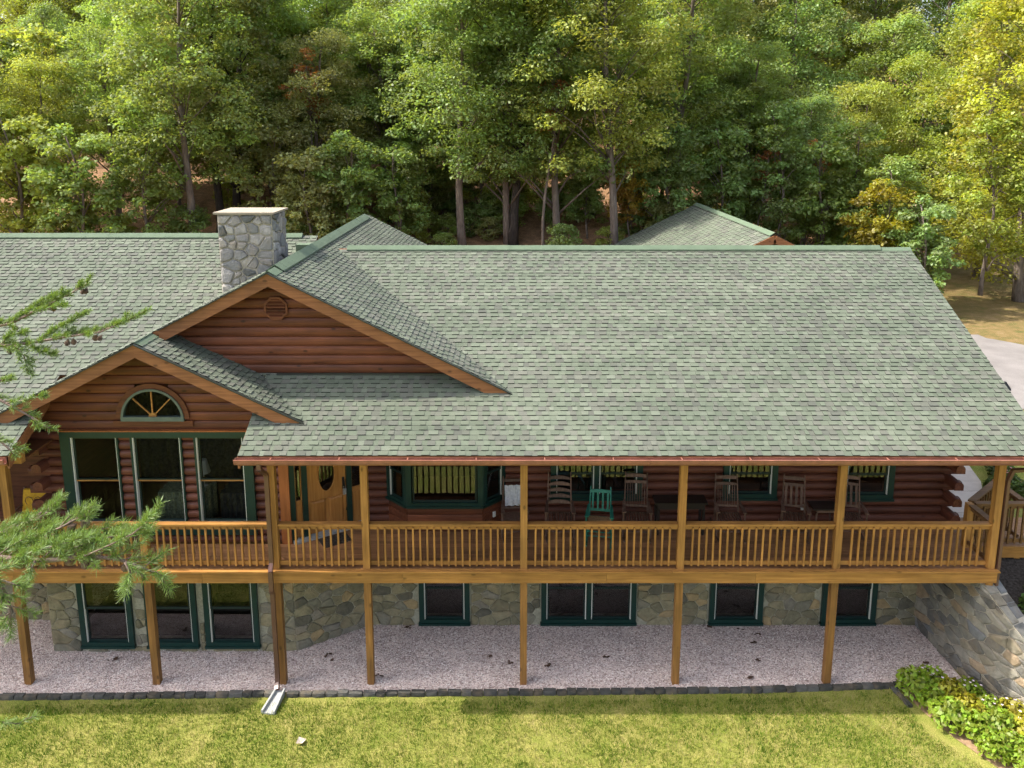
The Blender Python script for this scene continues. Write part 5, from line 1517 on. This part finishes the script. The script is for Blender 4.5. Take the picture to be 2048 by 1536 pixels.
def tree_meshes(seed, H=19.0, z0=5.0, rad=3.6, clumps=120, per=150, L=0.24, W=0.15, lean=0.4, trunk_r=0.24, droop=0.25, crad=0.85):
    rg = np.random.default_rng(seed); r = random.Random(seed)
    tb = MB(); top = Vector((r.uniform(-lean, lean) * 2, r.uniform(-lean, lean) * 2, H * 0.93))
    path = []
    for k in range(9):
        t = k / 8; path.append(Vector((top.x * t ** 1.4 + 0.18 * math.sin(t * 7 + seed), top.y * t ** 1.4 + 0.18 * math.cos(t * 6 + seed), -0.4 + (H * 0.93 + 0.4) * t)))
    rad_ = [trunk_r * (1.3 if k == 0 else 1) * (1 - 0.85 * (k / 8)) + 0.02 for k in range(9)]
    tb.tube(path, rad_, 10)
    cs = []
    for i in range(clumps):
        t = r.random(); z = z0 + (H - z0) * (t ** 0.85)
        f = (z - z0) / (H - z0)
        rr = rad * (0.72 + 0.45 * f if f < 0.45 else 0.9 * math.sqrt(max(0.02, 1 - ((f - 0.42) / 0.62) ** 2)))
        a = r.uniform(0, 6.283); q = math.sqrt(r.uniform(0.12, 1.0)) * rr * r.uniform(0.8, 1.15)
        tt = min(1, z / (H * 0.93)); bx, by2 = top.x * tt ** 1.4, top.y * tt ** 1.4
        c = Vector((bx + q * math.cos(a), by2 + q * math.sin(a), z)); cs.append(c)
        if i % 4 == 0:
            zs = max(1.0, z - q * 0.75 - 0.4); ts_ = min(1, zs / (H * 0.93)); st = Vector((top.x * ts_ ** 1.4, top.y * ts_ ** 1.4, zs))
            md = st.lerp(c, 0.5) + Vector((r.uniform(-.3, .3), r.uniform(-.3, .3), 0.25))
            b0 = 0.30 * trunk_r * (1.1 - tt) + 0.025
            tb.tube([st, md, c], [b0, b0 * 0.6, 0.012], 5)
    pts = []; sc = []; rv = []; nd = []
    for c in cs:
        cr = crad * r.uniform(0.65, 1.35); m_ = int(per * cr / crad)
        d = rg.normal(0, 1, (m_, 3)); d /= np.linalg.norm(d, axis=1)[:, None]
        rr = cr * rg.random(m_) ** 0.45
        p = d * rr[:, None]; p[:, 2] *= 0.55; p[:, 2] -= droop * (p[:, 0] ** 2 + p[:, 1] ** 2)
        pts.append(p + np.array(c)); sc.append(rg.uniform(0.6, 1.3, m_)); rv.append(np.clip(r.uniform(0.2, 0.8) + rg.normal(0, 0.16, m_), 0, 1)); nd.append(d * 0.7)
    P = np.concatenate(pts); S_ = np.concatenate(sc); RV = np.concatenate(rv); ND = np.concatenate(nd)
    V, F = leaves(P, S_, ND, L, W, 0.7, rg)
    me = np_mesh('crown', V, F, np.repeat(RV, 4)); me.materials.append(MT['leaf'])
    tm = mesh_of(tb, 'trunk'); tm.materials.append(MT['bark']); tm.polygons.foreach_set('use_smooth', [True] * len(tm.polygons))
    td = tm.copy(); td.materials.clear(); td.materials.append(MT['bark_d'])
    return tm, td, me
TREES = [tree_meshes(201, 18, 4.8, 4.8, 125, 210, 0.2, 0.13, crad=1.1), tree_meshes(202, 17, 4.2, 4.4, 115, 210, 0.2, 0.13, crad=1.1), tree_meshes(203, 19, 5.2, 5.0, 130, 210, 0.2, 0.13, crad=1.1), tree_meshes(204, 17, 1.8, 4.8, 135, 210, 0.2, 0.13, crad=1.1), tree_meshes(205, 16, 1.3, 4.6, 130, 210, 0.2, 0.13, crad=1.1)]
SMALL = [tree_meshes(301, 7.0, 1.2, 2.1, 55, 110, 0.21, 0.14, 0.3, 0.07, 0.2, 0.62), tree_meshes(302, 9.5, 2.0, 2.3, 65, 110, 0.21, 0.14, 0.4, 0.09, 0.2, 0.65)]
BUSH = [tree_meshes(401, 2.6, 0.15, 1.5, 40, 100, 0.17, 0.11, 0.1, 0.03, 0.1, 0.5), tree_meshes(402, 3.4, 0.3, 1.5, 42, 100, 0.17, 0.11, 0.1, 0.035, 0.1, 0.5)]
def put_tree(name, meshes, x, y, s, rz, col, label, cat='tree', group='trees of the wood behind the house', dark=False, sz=None, zoff=0.0):
    t = thing(name, (x, y, ground_z(x, y) + zoff), label, cat, group, rz)
    t.scale = (s, s, sz or s)
    o = bpy.data.objects.new('trunk' if cat == 'tree' else 'stems', meshes[1] if dark else meshes[0]); COL.objects.link(o); o.parent = t
    o = bpy.data.objects.new('crown' if cat == 'tree' else 'foliage', meshes[2]); COL.objects.link(o); o.parent = t; o.color = (*col, 1)
    return t
G_D = (0.194, 0.270, 0.078); G_M = (0.221, 0.294, 0.082); G_Y = (0.308, 0.351, 0.081); G_O = (0.259, 0.275, 0.103); G_B = (0.205, 0.289, 0.095)
YEL = (0.352, 0.364, 0.051); YG_ = (0.260, 0.307, 0.055); ORG = (0.383, 0.162, 0.068)
r = random.Random(12)
def X(px, y, ): return (px - 1022.0) / 1530.0 * ((y + 14.3) * 0.985 + 1.3)
front = [  # px of trunk, y, mesh, scale, colour, label
    (-40, 27, 4, 0.72, G_Y, 'bright yellow green tree at the far left edge of the wood', 0),
    (110, 29, 4, 0.66, G_Y, 'leafy yellow green tree, second from the left edge of the wood', 0),
    (245, 31, 3, 0.72, G_M, 'mid green tree standing behind the left roof, left of the leaning trunks', 0),
    (385, 27, 1, 0.95, G_M, 'tree with pale slanting trunk just left of the chimney', 0),
    (440, 31, 1, 1.0, G_O, 'dark leaning trunk tree right behind the chimney', 1),
    (485, 33, 0, 1.0, G_D, 'tree with straight black trunk above the chimney', 1),
    (640, 31, 3, 0.7, G_O, 'olive green tree right of the chimney, left of the cross gable peak', 0),
    (780, 34, 3, 0.75, G_M, 'green tree rising behind the peak of the cross gable', 0),
    (925, 29, 1, 0.95, G_D, 'tree with slim pale trunk left of the thick double trunk', 0),
    (1032, 30, 2, 1.05, G_D, 'large tree with thick dark trunk behind the middle of the ridge', 1),
    (1014, 30.4, 0, 0.9, G_M, 'tree with slimmer lit trunk hugging the thick dark one', 0),
    (1110, 29, 0, 0.95, G_D, 'tree with leaning grey trunk between thick trunk and outbuilding', 0),
    (1222, 28, 2, 0.95, G_Y, 'tree with straight pale brown trunk left of the outbuilding roof', 0),
    (1345, 33, 0, 1.0, G_M, 'tree with forked grey trunk above the outbuilding peak', 0),
    (1480, 35, 3, 0.72, G_M, 'green tree behind the right slope of the outbuilding', 0),
    (1610, 36, 4, 0.66, G_B, 'blue green leafy tree right of the outbuilding', 0),
    (1720, 38, 4, 0.75, G_Y, 'light green tree above the right end of the ridge', 0),
    (1830, 41, 3, 0.8, YG_, 'pale yellow green tree behind the corner saplings', 0),
]
for px_, y_t, k, s_, col, lab, dk_ in front:
    put_tree('forest_tree', TREES[k], X(px_, y_t), y_t, s_, r.uniform(0, 6.28), col, lab, dark=bool(dk_))
cols = [G_D, G_M, G_M, G_Y, G_O, G_B, G_D, YG_]
for row_y, n, half in ((39, 11, 33), (47, 12, 39), (56, 12, 46), (66, 13, 53)):
    for i in range(n):
        x = -half + 2 * half * (i + 0.5) / n + r.uniform(-1.6, 1.6); y = row_y + r.uniform(-2.2, 2.2)
        if x > 17 and y < 42: continue
        if -3.5 < x < 9 and y < 43: continue
        cc = r.choice(cols); kk = r.uniform(0.85, 1.15); cc = tuple(c * kk for c in cc)
        put_tree('forest_tree', TREES[r.randint(0, 4)], x, y, r.uniform(0.74, 0.95) * (0.92 if row_y < 40 else 1.05 if x < 8 else 1.3), r.uniform(0, 6.28), cc, 'broadleaf tree deep in the wood behind the front row of trunks', dark=r.random() < 0.4)
for x, y, s_ in ((13, 58, 1.3), (20, 62, 1.35), (26, 57, 1.3), (33, 63, 1.4), (40, 60, 1.4), (-36, 50, 1.1), (-44, 56, 1.25), (-30, 60, 1.2)):
    put_tree('forest_tree', TREES[int(abs(x)) % 5], x, y, s_, x * 0.7, r.choice(cols), 'broadleaf tree deep in the wood behind the front row of trunks')
# under-storey: saplings and bushes on the leaf litter
for i, (px_, y_t, k, s_, col) in enumerate([(60, 26, 0, 1.2, G_Y), (180, 25, 0, 1.1, G_M), (300, 26.5, 1, 0.9, G_M), (560, 29, 0, 1.1, G_O), (620, 26, 0, 0.9, G_O), (700, 27, 0, 1.0, G_D), (800, 28, 0, 0.9, G_D), (850, 33, 1, 0.9, G_M), (960, 34, 1, 0.85, G_Y), (1150, 35, 1, 0.9, YG_), (1170, 31, 0, 0.75, G_D), (1285, 32, 1, 1.0, G_D), (1330, 30, 0, 1.0, G_B), (1440, 31, 0, 1.1, G_B), (1560, 31, 1, 1.0, G_B), (1640, 31, 0, 1.2, G_M), (1700, 32, 1, 1.0, G_M), (1770, 33, 0, 1.1, G_M), (1880, 40, 1, 1.1, G_B), (1960, 44, 1, 1.2, G_M)]):
    put_tree('sapling', SMALL[k], X(px_, y_t), y_t, s_, r.uniform(0, 6.28), col, 'small leafy sapling growing below the tall trees of the wood', 'tree', 'saplings under the tall trees')
for i in range(66):
    x = r.uniform(-26, 16); y = r.uniform(23, 42)
    if i > 40: x = r.uniform(-9, 9); y = r.uniform(30, 42)
    if -1.0 < x < 6.5 and y < 26: continue
    cc = r.choice([G_D, G_M, G_B, G_Y, G_O]); put_tree('bush', BUSH[i % 2], x, y, r.uniform(0.45, 1.0), r.uniform(0, 6.28), cc, 'low green bush on the leaf litter of the wood', 'bush', 'bushes on the woodland floor')
for i in range(26):
    y = r.uniform(33, 41); x = -31 + 50 * (i + r.uniform(-0.3, 0.3)) / 26
    if -4 < x < 8: continue
    put_tree('sapling', SMALL[1], x, y, r.uniform(1.0, 1.45), r.uniform(0, 6.28), r.choice([G_D, G_M, G_Y, G_B, G_O]), 'mid height leafy tree filling the gaps between tall trunks', 'tree', 'mid height trees of the wood')
# autumn coloured saplings
TALLM = tree_meshes(303, 11.0, 7.4, 1.35, 20, 42, 0.19, 0.13, 0.3, 0.08, 0.2, 0.45)
for px_, y_t, s_, mm, col, lab in ((1088, 27.5, 0.95, TALLM, ORG, 'slim maple with orange red crown high above the middle of the ridge'), (1510, 31.5, 0.62, TALLM, ORG, 'orange red maple sapling left of two behind the outbuilding ridge end'), (1600, 32.5, 0.7, TALLM, (0.44, 0.17, 0.06), 'orange red maple sapling right of two beyond the outbuilding'), (650, 30, 1.0, TALLM, (0.34, 0.15, 0.06), 'slim maple with rusty crown above the cross gable'), (1255, 31, 0.7, SMALL[0], (0.40, 0.27, 0.05), 'golden sapling beside the pale brown trunk')):
    put_tree('maple_sapling', mm, X(px_, y_t), y_t, s_, r.uniform(0, 6), col, lab, 'tree', None)
# saplings at the right roof corner and the yellow tree at the frame edge
put_tree('sapling', SMALL[0], 20.5, 23.0, 0.85, 1.0, G_B, 'multi stemmed green sapling clump beside the right roof corner', 'tree', None, zoff=0)
put_tree('sapling', SMALL[1], 20.4, 25.5, 0.8, 2.0, G_M, 'taller green sapling behind the clump at the right roof corner', 'tree', None)
put_tree('sapling', SMALL[0], 19.2, 25.0, 0.95, 3.0, (0.24, 0.21, 0.02), 'yellowing sapling left of the clump at the right roof corner', 'tree', None)
put_tree('locust_tree', TREES[4], 27.3, 26.0, 1.0, 0.6, YEL, 'tall golden yellow tree overhanging the right edge', 'tree', None)
put_tree('locust_tree', TREES[4], 29.2, 33.0, 1.05, 2.6, YG_, 'yellow green tree standing behind the golden tree', 'tree', None)
put_tree('locust_tree', SMALL[1], 23.9, 23.5, 0.9, 1.6, YG_, 'small bright yellow green tree leaning over the dry turf', 'tree', None, zoff=1.2)

# leafy perennials in the corner bed
def plant_mesh(seed, n=420, rad=0.34, h=0.5, L=0.12, W=0.065):
    rg = np.random.default_rng(seed)
    a = rg.uniform(0, 6.283, n); q = np.sqrt(rg.random(n)) * rad
    z = h * np.sqrt(np.clip(1 - (q / rad) ** 2 * 0.8, 0, 1)) * rg.uniform(0.35, 1.05, n)
    P = np.stack([q * np.cos(a), q * np.sin(a), z], 1)
    nd = np.stack([np.cos(a), np.sin(a), np.ones(n) * 0.6], 1) * 0.8
    V, F = leaves(P, rg.uniform(0.6, 1.3, n), nd, L, W, 0.6, rg)
    me = np_mesh('foliage', V, F, np.repeat(rg.random(n), 4)); me.materials.append(MT['leaf']); return me
PL = [plant_mesh(61), plant_mesh(62), plant_mesh(63)]
st_ = MB()
for k in range(7):
    a = k * 0.9; st_.tube([(0.02 * math.cos(a), 0.02 * math.sin(a), 0), (0.12 * math.cos(a), 0.12 * math.sin(a), 0.22), (0.2 * math.cos(a), 0.2 * math.sin(a), 0.38)], [0.006, 0.005, 0.003], 4)
STM = mesh_of(st_, 'stems'); STM.materials.append(MT['bark_d'])
blm = MB()
for k in range(7):
    a = k * 2.4; q = 0.05 + 0.028 * k; c = (q * math.cos(a), q * math.sin(a), 0.50 - q * 0.3)
    for j in range(5):
        b = j * 1.257; blm.add([c, (c[0] + 0.022 * math.cos(b - 0.5), c[1] + 0.022 * math.sin(b - 0.5), c[2] + 0.008), (c[0] + 0.034 * math.cos(b), c[1] + 0.034 * math.sin(b), c[2] + 0.012), (c[0] + 0.022 * math.cos(b + 0.5), c[1] + 0.022 * math.sin(b + 0.5), c[2] + 0.008)], [(0, 1, 2, 3)])
BLW = mesh_of(blm, 'blossoms'); BLW.materials.append(MT['petal_w'])
BLP = BLW.copy(); BLP.materials.clear(); BLP.materials.append(MT['petal'])
def plant(x, y, s, col, label, bl=None, group='leafy perennials in the corner bed', z=None):
    t = thing('perennial_plant', (x, y, ground_z(x, y) if z is None else z), label, 'plant', group, r.uniform(0, 6)); t.scale = (s, s, s)
    o = bpy.data.objects.new('stems', STM); COL.objects.link(o); o.parent = t
    o = bpy.data.objects.new('foliage', r.choice(PL)); COL.objects.link(o); o.parent = t; o.color = (*col, 1)
    if bl: o = bpy.data.objects.new('blossoms', bl); COL.objects.link(o); o.parent = t
    return t
bed = [(8.35, -0.25), (8.75, -0.15), (8.5, -0.65), (8.95, -0.5), (9.35, -0.45), (8.6, -1.1), (9.05, -0.95), (9.5, -0.9), (8.95, -1.4), (9.4, -1.35), (9.85, -1.1), (9.0, -1.85), (9.35, -1.8), (9.8, -1.6), (10.2, -1.75), (9.4, -2.25), (9.8, -2.1), (10.2, -2.25), (9.9, -2.7), (10.4, -2.8)]
for i, (x, y) in enumerate(bed):
    yl = (x - 8.3) * 0.55 + (y + 1.2) * 0.25
    base_ = (0.246, 0.340, 0.030) if yl + r.uniform(-0.35, 0.35) < 0.62 else (0.383, 0.365, 0.034)
    plant(x, y, r.uniform(0.85, 1.12), base_, 'pale flowered leafy plant at the foot of the retaining wall' if i % 3 == 1 else 'bright green leafy plant in the bed below the retaining wall', BLW if i % 3 == 1 else None, 'flowering perennials in the corner bed' if i % 3 == 1 else 'leafy perennials in the corner bed', z=0.02)
g = MB(); bdp = [(8.12, 0.0), (8.25, -0.7), (8.5, -1.4), (8.9, -2.1), (9.4, -2.8), (11.2, -2.9), (10.2, -1.3), (9.7, -0.2), (9.5, 0.0)]
g.add([(a, b, 0.016) for a, b in bdp], [tuple(range(len(bdp)))])
tag(obj('flower_bed', g, MT['soil']), 'bare brown soil bed at the foot of the retaining wall', 'flower bed', kind='structure')
for i, (x, y) in enumerate([(12.35, 3.8), (12.75, 4.1), (12.95, 4.6), (13.2, 5.1), (12.9, 3.5)]):
    plant(x, y, 0.95, (0.10, 0.15, 0.03), 'pink flowering plant around the lamp post by the walkway', BLP, 'pink flowers by the walkway')
for i, (x, y) in enumerate([(10.75, -0.1), (11.05, 0.2), (11.3, -0.2)]):
    plant(x, y, 0.9, (0.09, 0.16, 0.03), 'pale pink flowering plant behind the retaining wall below the landing', BLW, 'flowers behind the retaining wall')

# ------------------------------------------------------------------ pine tree, trunk left of the frame, boughs reaching in
pt = thing('pine_tree', (-6.4, -9.2, 0), 'pine tree whose cone bearing boughs reach in from the left', 'tree')
tp = [(-6.4 + 0.08 * math.sin(z * 0.5), -9.2 + 0.06 * math.cos(z * 0.6), z) for z in np.arange(-0.3, 16.5, 1.2)]
obj('trunk', MB().tube(tp, [0.22 * (1 - z / 18.0) + 0.02 for z in np.arange(-0.3, 16.5, 1.2)], 12), MT['twig'], pt, smooth=True)
FPX, CYP, TH = 1530.0, 532.06, R(10.01)
def W3(px_, py_, d):     # a point d metres along the view axis
    u = (px_ - 1022.0) / FPX; v = (py_ - CYP) / FPX
    return Vector((u * d, -14.316 + (math.cos(TH) - v * math.sin(TH)) * d, 11.488 + (-math.sin(TH) - v * math.cos(TH)) * d))
rgp = np.random.default_rng(5)
def needles(tufts, nl, wd):
    """tufts: list of (p, dir, length, count)"""
    Vs = []; rv = []
    for p, d, ln, cnt in tufts:
        p = np.array(p); d = np.array(d); d = d / np.linalg.norm(d)
        t = rgp.random(cnt) * ln
        w = rgp.normal(0, 1, (cnt, 3)); w -= (w @ d)[:, None] * d; w /= np.linalg.norm(w, axis=1)[:, None]
        op = rgp.uniform(0.55, 1.15, cnt)[:, None]
        dr = d * np.cos(op) + w * np.sin(op); dr[:, 2] += 0.12
        dr /= np.linalg.norm(dr, axis=1)[:, None]
        st = p + d * t[:, None]; L_ = nl * rgp.uniform(0.7, 1.1, cnt)[:, None]
        sd_ = np.cross(dr, rgp.normal(0, 1, (cnt, 3))); sd_ /= np.linalg.norm(sd_, axis=1)[:, None]
        Vs.append(np.stack([st - sd_ * wd, st + sd_ * wd, st + dr * L_ + sd_ * wd * 0.5, st + dr * L_ - sd_ * wd * 0.5], 1))
        rv.append(np.clip(rgp.normal(0.55, 0.22, cnt) , 0, 1))
    V = np.concatenate(Vs).reshape(-1, 3); n = len(V) // 4
    me = np_mesh('needles', V, np.arange(n * 4).reshape(-1, 4), np.repeat(np.concatenate(rv), 4)); me.materials.append(MT['needle'])
    return me
cm = MB()
for k in range(9):      # cone: overlapping scales as stacked flared rings
    z = k * 0.0062; rr = 0.022 * math.sin(math.pi * (0.12 + 0.8 * k / 9.0)) + 0.003
    for j in range(8):
        a = j * 0.785 + k * 0.4; cm.add([(0.4 * rr * math.cos(a - 0.4), 0.4 * rr * math.sin(a - 0.4), z), (0.4 * rr * math.cos(a + 0.4), 0.4 * rr * math.sin(a + 0.4), z), (rr * math.cos(a + 0.33), rr * math.sin(a + 0.33), z + 0.008), (rr * 1.12 * math.cos(a), rr * 1.12 * math.sin(a), z + 0.010), (rr * math.cos(a - 0.33), rr * math.sin(a - 0.33), z + 0.008)], [(0, 1, 2, 3, 4)])
cm.tube([(0, 0, -0.004), (0, 0, 0.03), (0, 0, 0.056)], [0.006, 0.012, 0.003], 6)
CONE = mesh_of(cm, 'pine_cone'); CONE.materials.append(MT['cone'])
rp_ = random.Random(31)
def bough(pts, trunk_z, thick, twig_specs, nl=0.055, wd=0.0011, cones=3, dens=1.0, side=0.16, tl=0.16):
    """pts main path (world), from the trunk outwards; twig every few cm"""
    st = Vector((-6.4, -9.2, trunk_z)); path = [st, st.lerp(pts[0], 0.55) + Vector((0, 0, -0.05))] + pts
    tb = MB(); n = len(path); tb.tube(path, [thick * (1 - 0.8 * i / (n - 1)) for i in range(n)], 7)
    tufts = []
    ends = []
    vis = pts
    tot = sum((b - a).length for a, b in zip(vis, vis[1:]))
    for a, b in zip(vis, vis[1:]):
        L_ = (b - a).length; k = max(1, int(L_ / 0.075 * dens)); d = (b - a).normalized()
        for i in range(k):
            p = a.lerp(b, (i + rp_.random()) / k)
            sd_ = d.cross(Vector((0, 0, 1))).normalized() * rp_.choice((-1, 1))
            dr = (d * rp_.uniform(0.5, 1.1) + sd_ * rp_.uniform(0.3, 0.9) + Vector((0, 0, rp_.uniform(-0.15, 0.6)))).normalized()
            ln = side * rp_.uniform(0.5, 1.25)
            e = p + dr * ln
            tb.tube([p, p.lerp(e, 0.5) + Vector((0, 0, 0.01)), e], [0.004, 0.003, 0.002], 4, False)
            tufts.append((p + dr * ln * 0.25, dr, ln * 0.85, int(150 * ln / 0.16)))
    d = (vis[-1] - vis[-2]).normalized(); tufts.append((vis[-1] - d * 0.08, d, tl, 110))
    for tw in twig_specs:
        tb.tube(tw, [0.007] + [0.005] * (len(tw) - 2) + [0.003], 5)
        for a, b in zip(tw, tw[1:]):
            L_ = (b - a).length; k = max(1, int(L_ / 0.07 * dens)); dd_ = (b - a).normalized()
            for i in range(k):
                p = a.lerp(b, (i + rp_.random()) / k); sd_ = dd_.cross(Vector((0, 0, 1))).normalized() * rp_.choice((-1, 1))
                dr = (dd_ * 0.9 + sd_ * rp_.uniform(0.2, 0.8) + Vector((0, 0, rp_.uniform(-0.2, 0.5)))).normalized(); ln = side * rp_.uniform(0.35, 0.9)
                tufts.append((p, dr, ln, int(150 * ln / 0.16)))
        dd_ = (tw[-1] - tw[-2]).normalized(); tufts.append((tw[-1] - dd_ * 0.06, dd_, tl * 0.8, 90))
    bo = obj('bough', tb, MT['twig'], pt, smooth=True)
    me = needles(tufts, nl, wd); o = bpy.data.objects.new('needles', me); COL.objects.link(o); o.parent = bo
    for i in range(cones):
        a = rp_.randrange(len(vis) - 1); p = vis[a].lerp(vis[a + 1], rp_.random())
        c = bpy.data.objects.new('pine_cone', CONE); COL.objects.link(c); c.parent = bo
        c.location = p + Vector((rp_.uniform(-0.02, 0.02), 0, -0.03)); c.rotation_euler = (rp_.uniform(1.8, 4.2), rp_.uniform(-0.6, 0.6), rp_.uniform(0, 6)); s_ = rp_.uniform(0.9, 1.15); c.scale = (s_, s_, s_)
def path(*a, d=4.7, dd_=0.0): return [W3(x, y, d + dd_ * i) for i, (x, y) in enumerate(a)]
# high thin boughs, farther off
bough(path((-60, 662), (20, 648), (70, 622), (120, 598), (172, 570), d=7.6), 10.7, 0.022, [path((10, 650), (40, 632), (75, 608), (110, 590), d=7.65), path((60, 625), (95, 618), (128, 610), d=7.5)], 0.05, 0.0020, 6, 2.3, 0.13, 0.1)
bough(path((-60, 694), (20, 691), (70, 684), (130, 674), (200, 664), (272, 634), d=7.2), 10.4, 0.024, [path((85, 680), (105, 662), (140, 644), (168, 628), d=7.25), path((30, 690), (48, 712), (55, 742), d=7.1), path((60, 688), (82, 702), (108, 706), d=7.15), path((0, 690), (20, 672), (50, 664), d=7.2)], 0.05, 0.0020, 10, 2.3, 0.13, 0.1)
bough(path((-70, 770), (0, 800), (40, 822), (70, 838), (98, 856), d=6.6), 10.2, 0.02, [path((10, 806), (50, 800), (90, 790), d=6.6)], 0.052, 0.0018, 0, 1.5, 0.11, 0.1)
bough(path((-70, 860), (0, 882), (20, 900), (34, 914), d=6.4), 9.9, 0.018, [], 0.052, 0.0018, 0, 1.5, 0.10, 0.08)
bough(path((-70, 752), (-10, 764), (25, 758), d=6.8), 10.3, 0.015, [], 0.05, 0.0018, 0, 1.5, 0.10, 0.08)
# near dense bough over the deck
bough(path((-90, 1108), (20, 1118), (90, 1122), (170, 1112), (235, 1118), (290, 1138), (322, 1152), d=4.5), 8.7, 0.026, [path((170, 1112), (215, 1092), (265, 1068), (300, 1040), d=4.45), path((90, 1120), (150, 1095), (215, 1075), (290, 1062), d=4.55), path((250, 1124), (262, 1148), (254, 1176), d=4.4), path((70, 1122), (62, 1140), (58, 1152), d=4.4), path((20, 1118), (80, 1100), (160, 1078), d=4.5)], 0.058, 0.0014, 7, 1.9, 0.15, 0.14)
bough(path((-90, 1100), (0, 1098), (60, 1078), (120, 1056), (178, 1024), d=4.7), 8.8, 0.022, [path((60, 1078), (100, 1070), (170, 1066), (240, 1050), d=4.75), path((0, 1098), (50, 1084), (120, 1080), d=4.65)], 0.058, 0.0014, 4, 1.8, 0.15, 0.14)
bough(path((-90, 1078), (-10, 1066), (40, 1052), (76, 1036), (104, 1020), d=4.9), 8.9, 0.02, [path((-10, 1066), (30, 1062), (90, 1054), d=4.85)], 0.058, 0.0014, 3, 1.8, 0.15, 0.13)
bough(path((-80, 1130), (-10, 1150), (10, 1185), (20, 1225), (22, 1262), d=4.3), 8.5, 0.018, [path((0, 1160), (22, 1166), (40, 1172), d=4.3)], 0.056, 0.0014, 1, 2.0, 0.12, 0.12)
bough(path((-80, 1430), (-20, 1440), (20, 1446), (40, 1448), d=4.4), 7.9, 0.012, [], 0.05, 0.0014, 0, 0.7, 0.08, 0.08)
print('stones', n1, n2, n3, n4, n5, n6, n7, 'objects', len(bpy.data.objects))
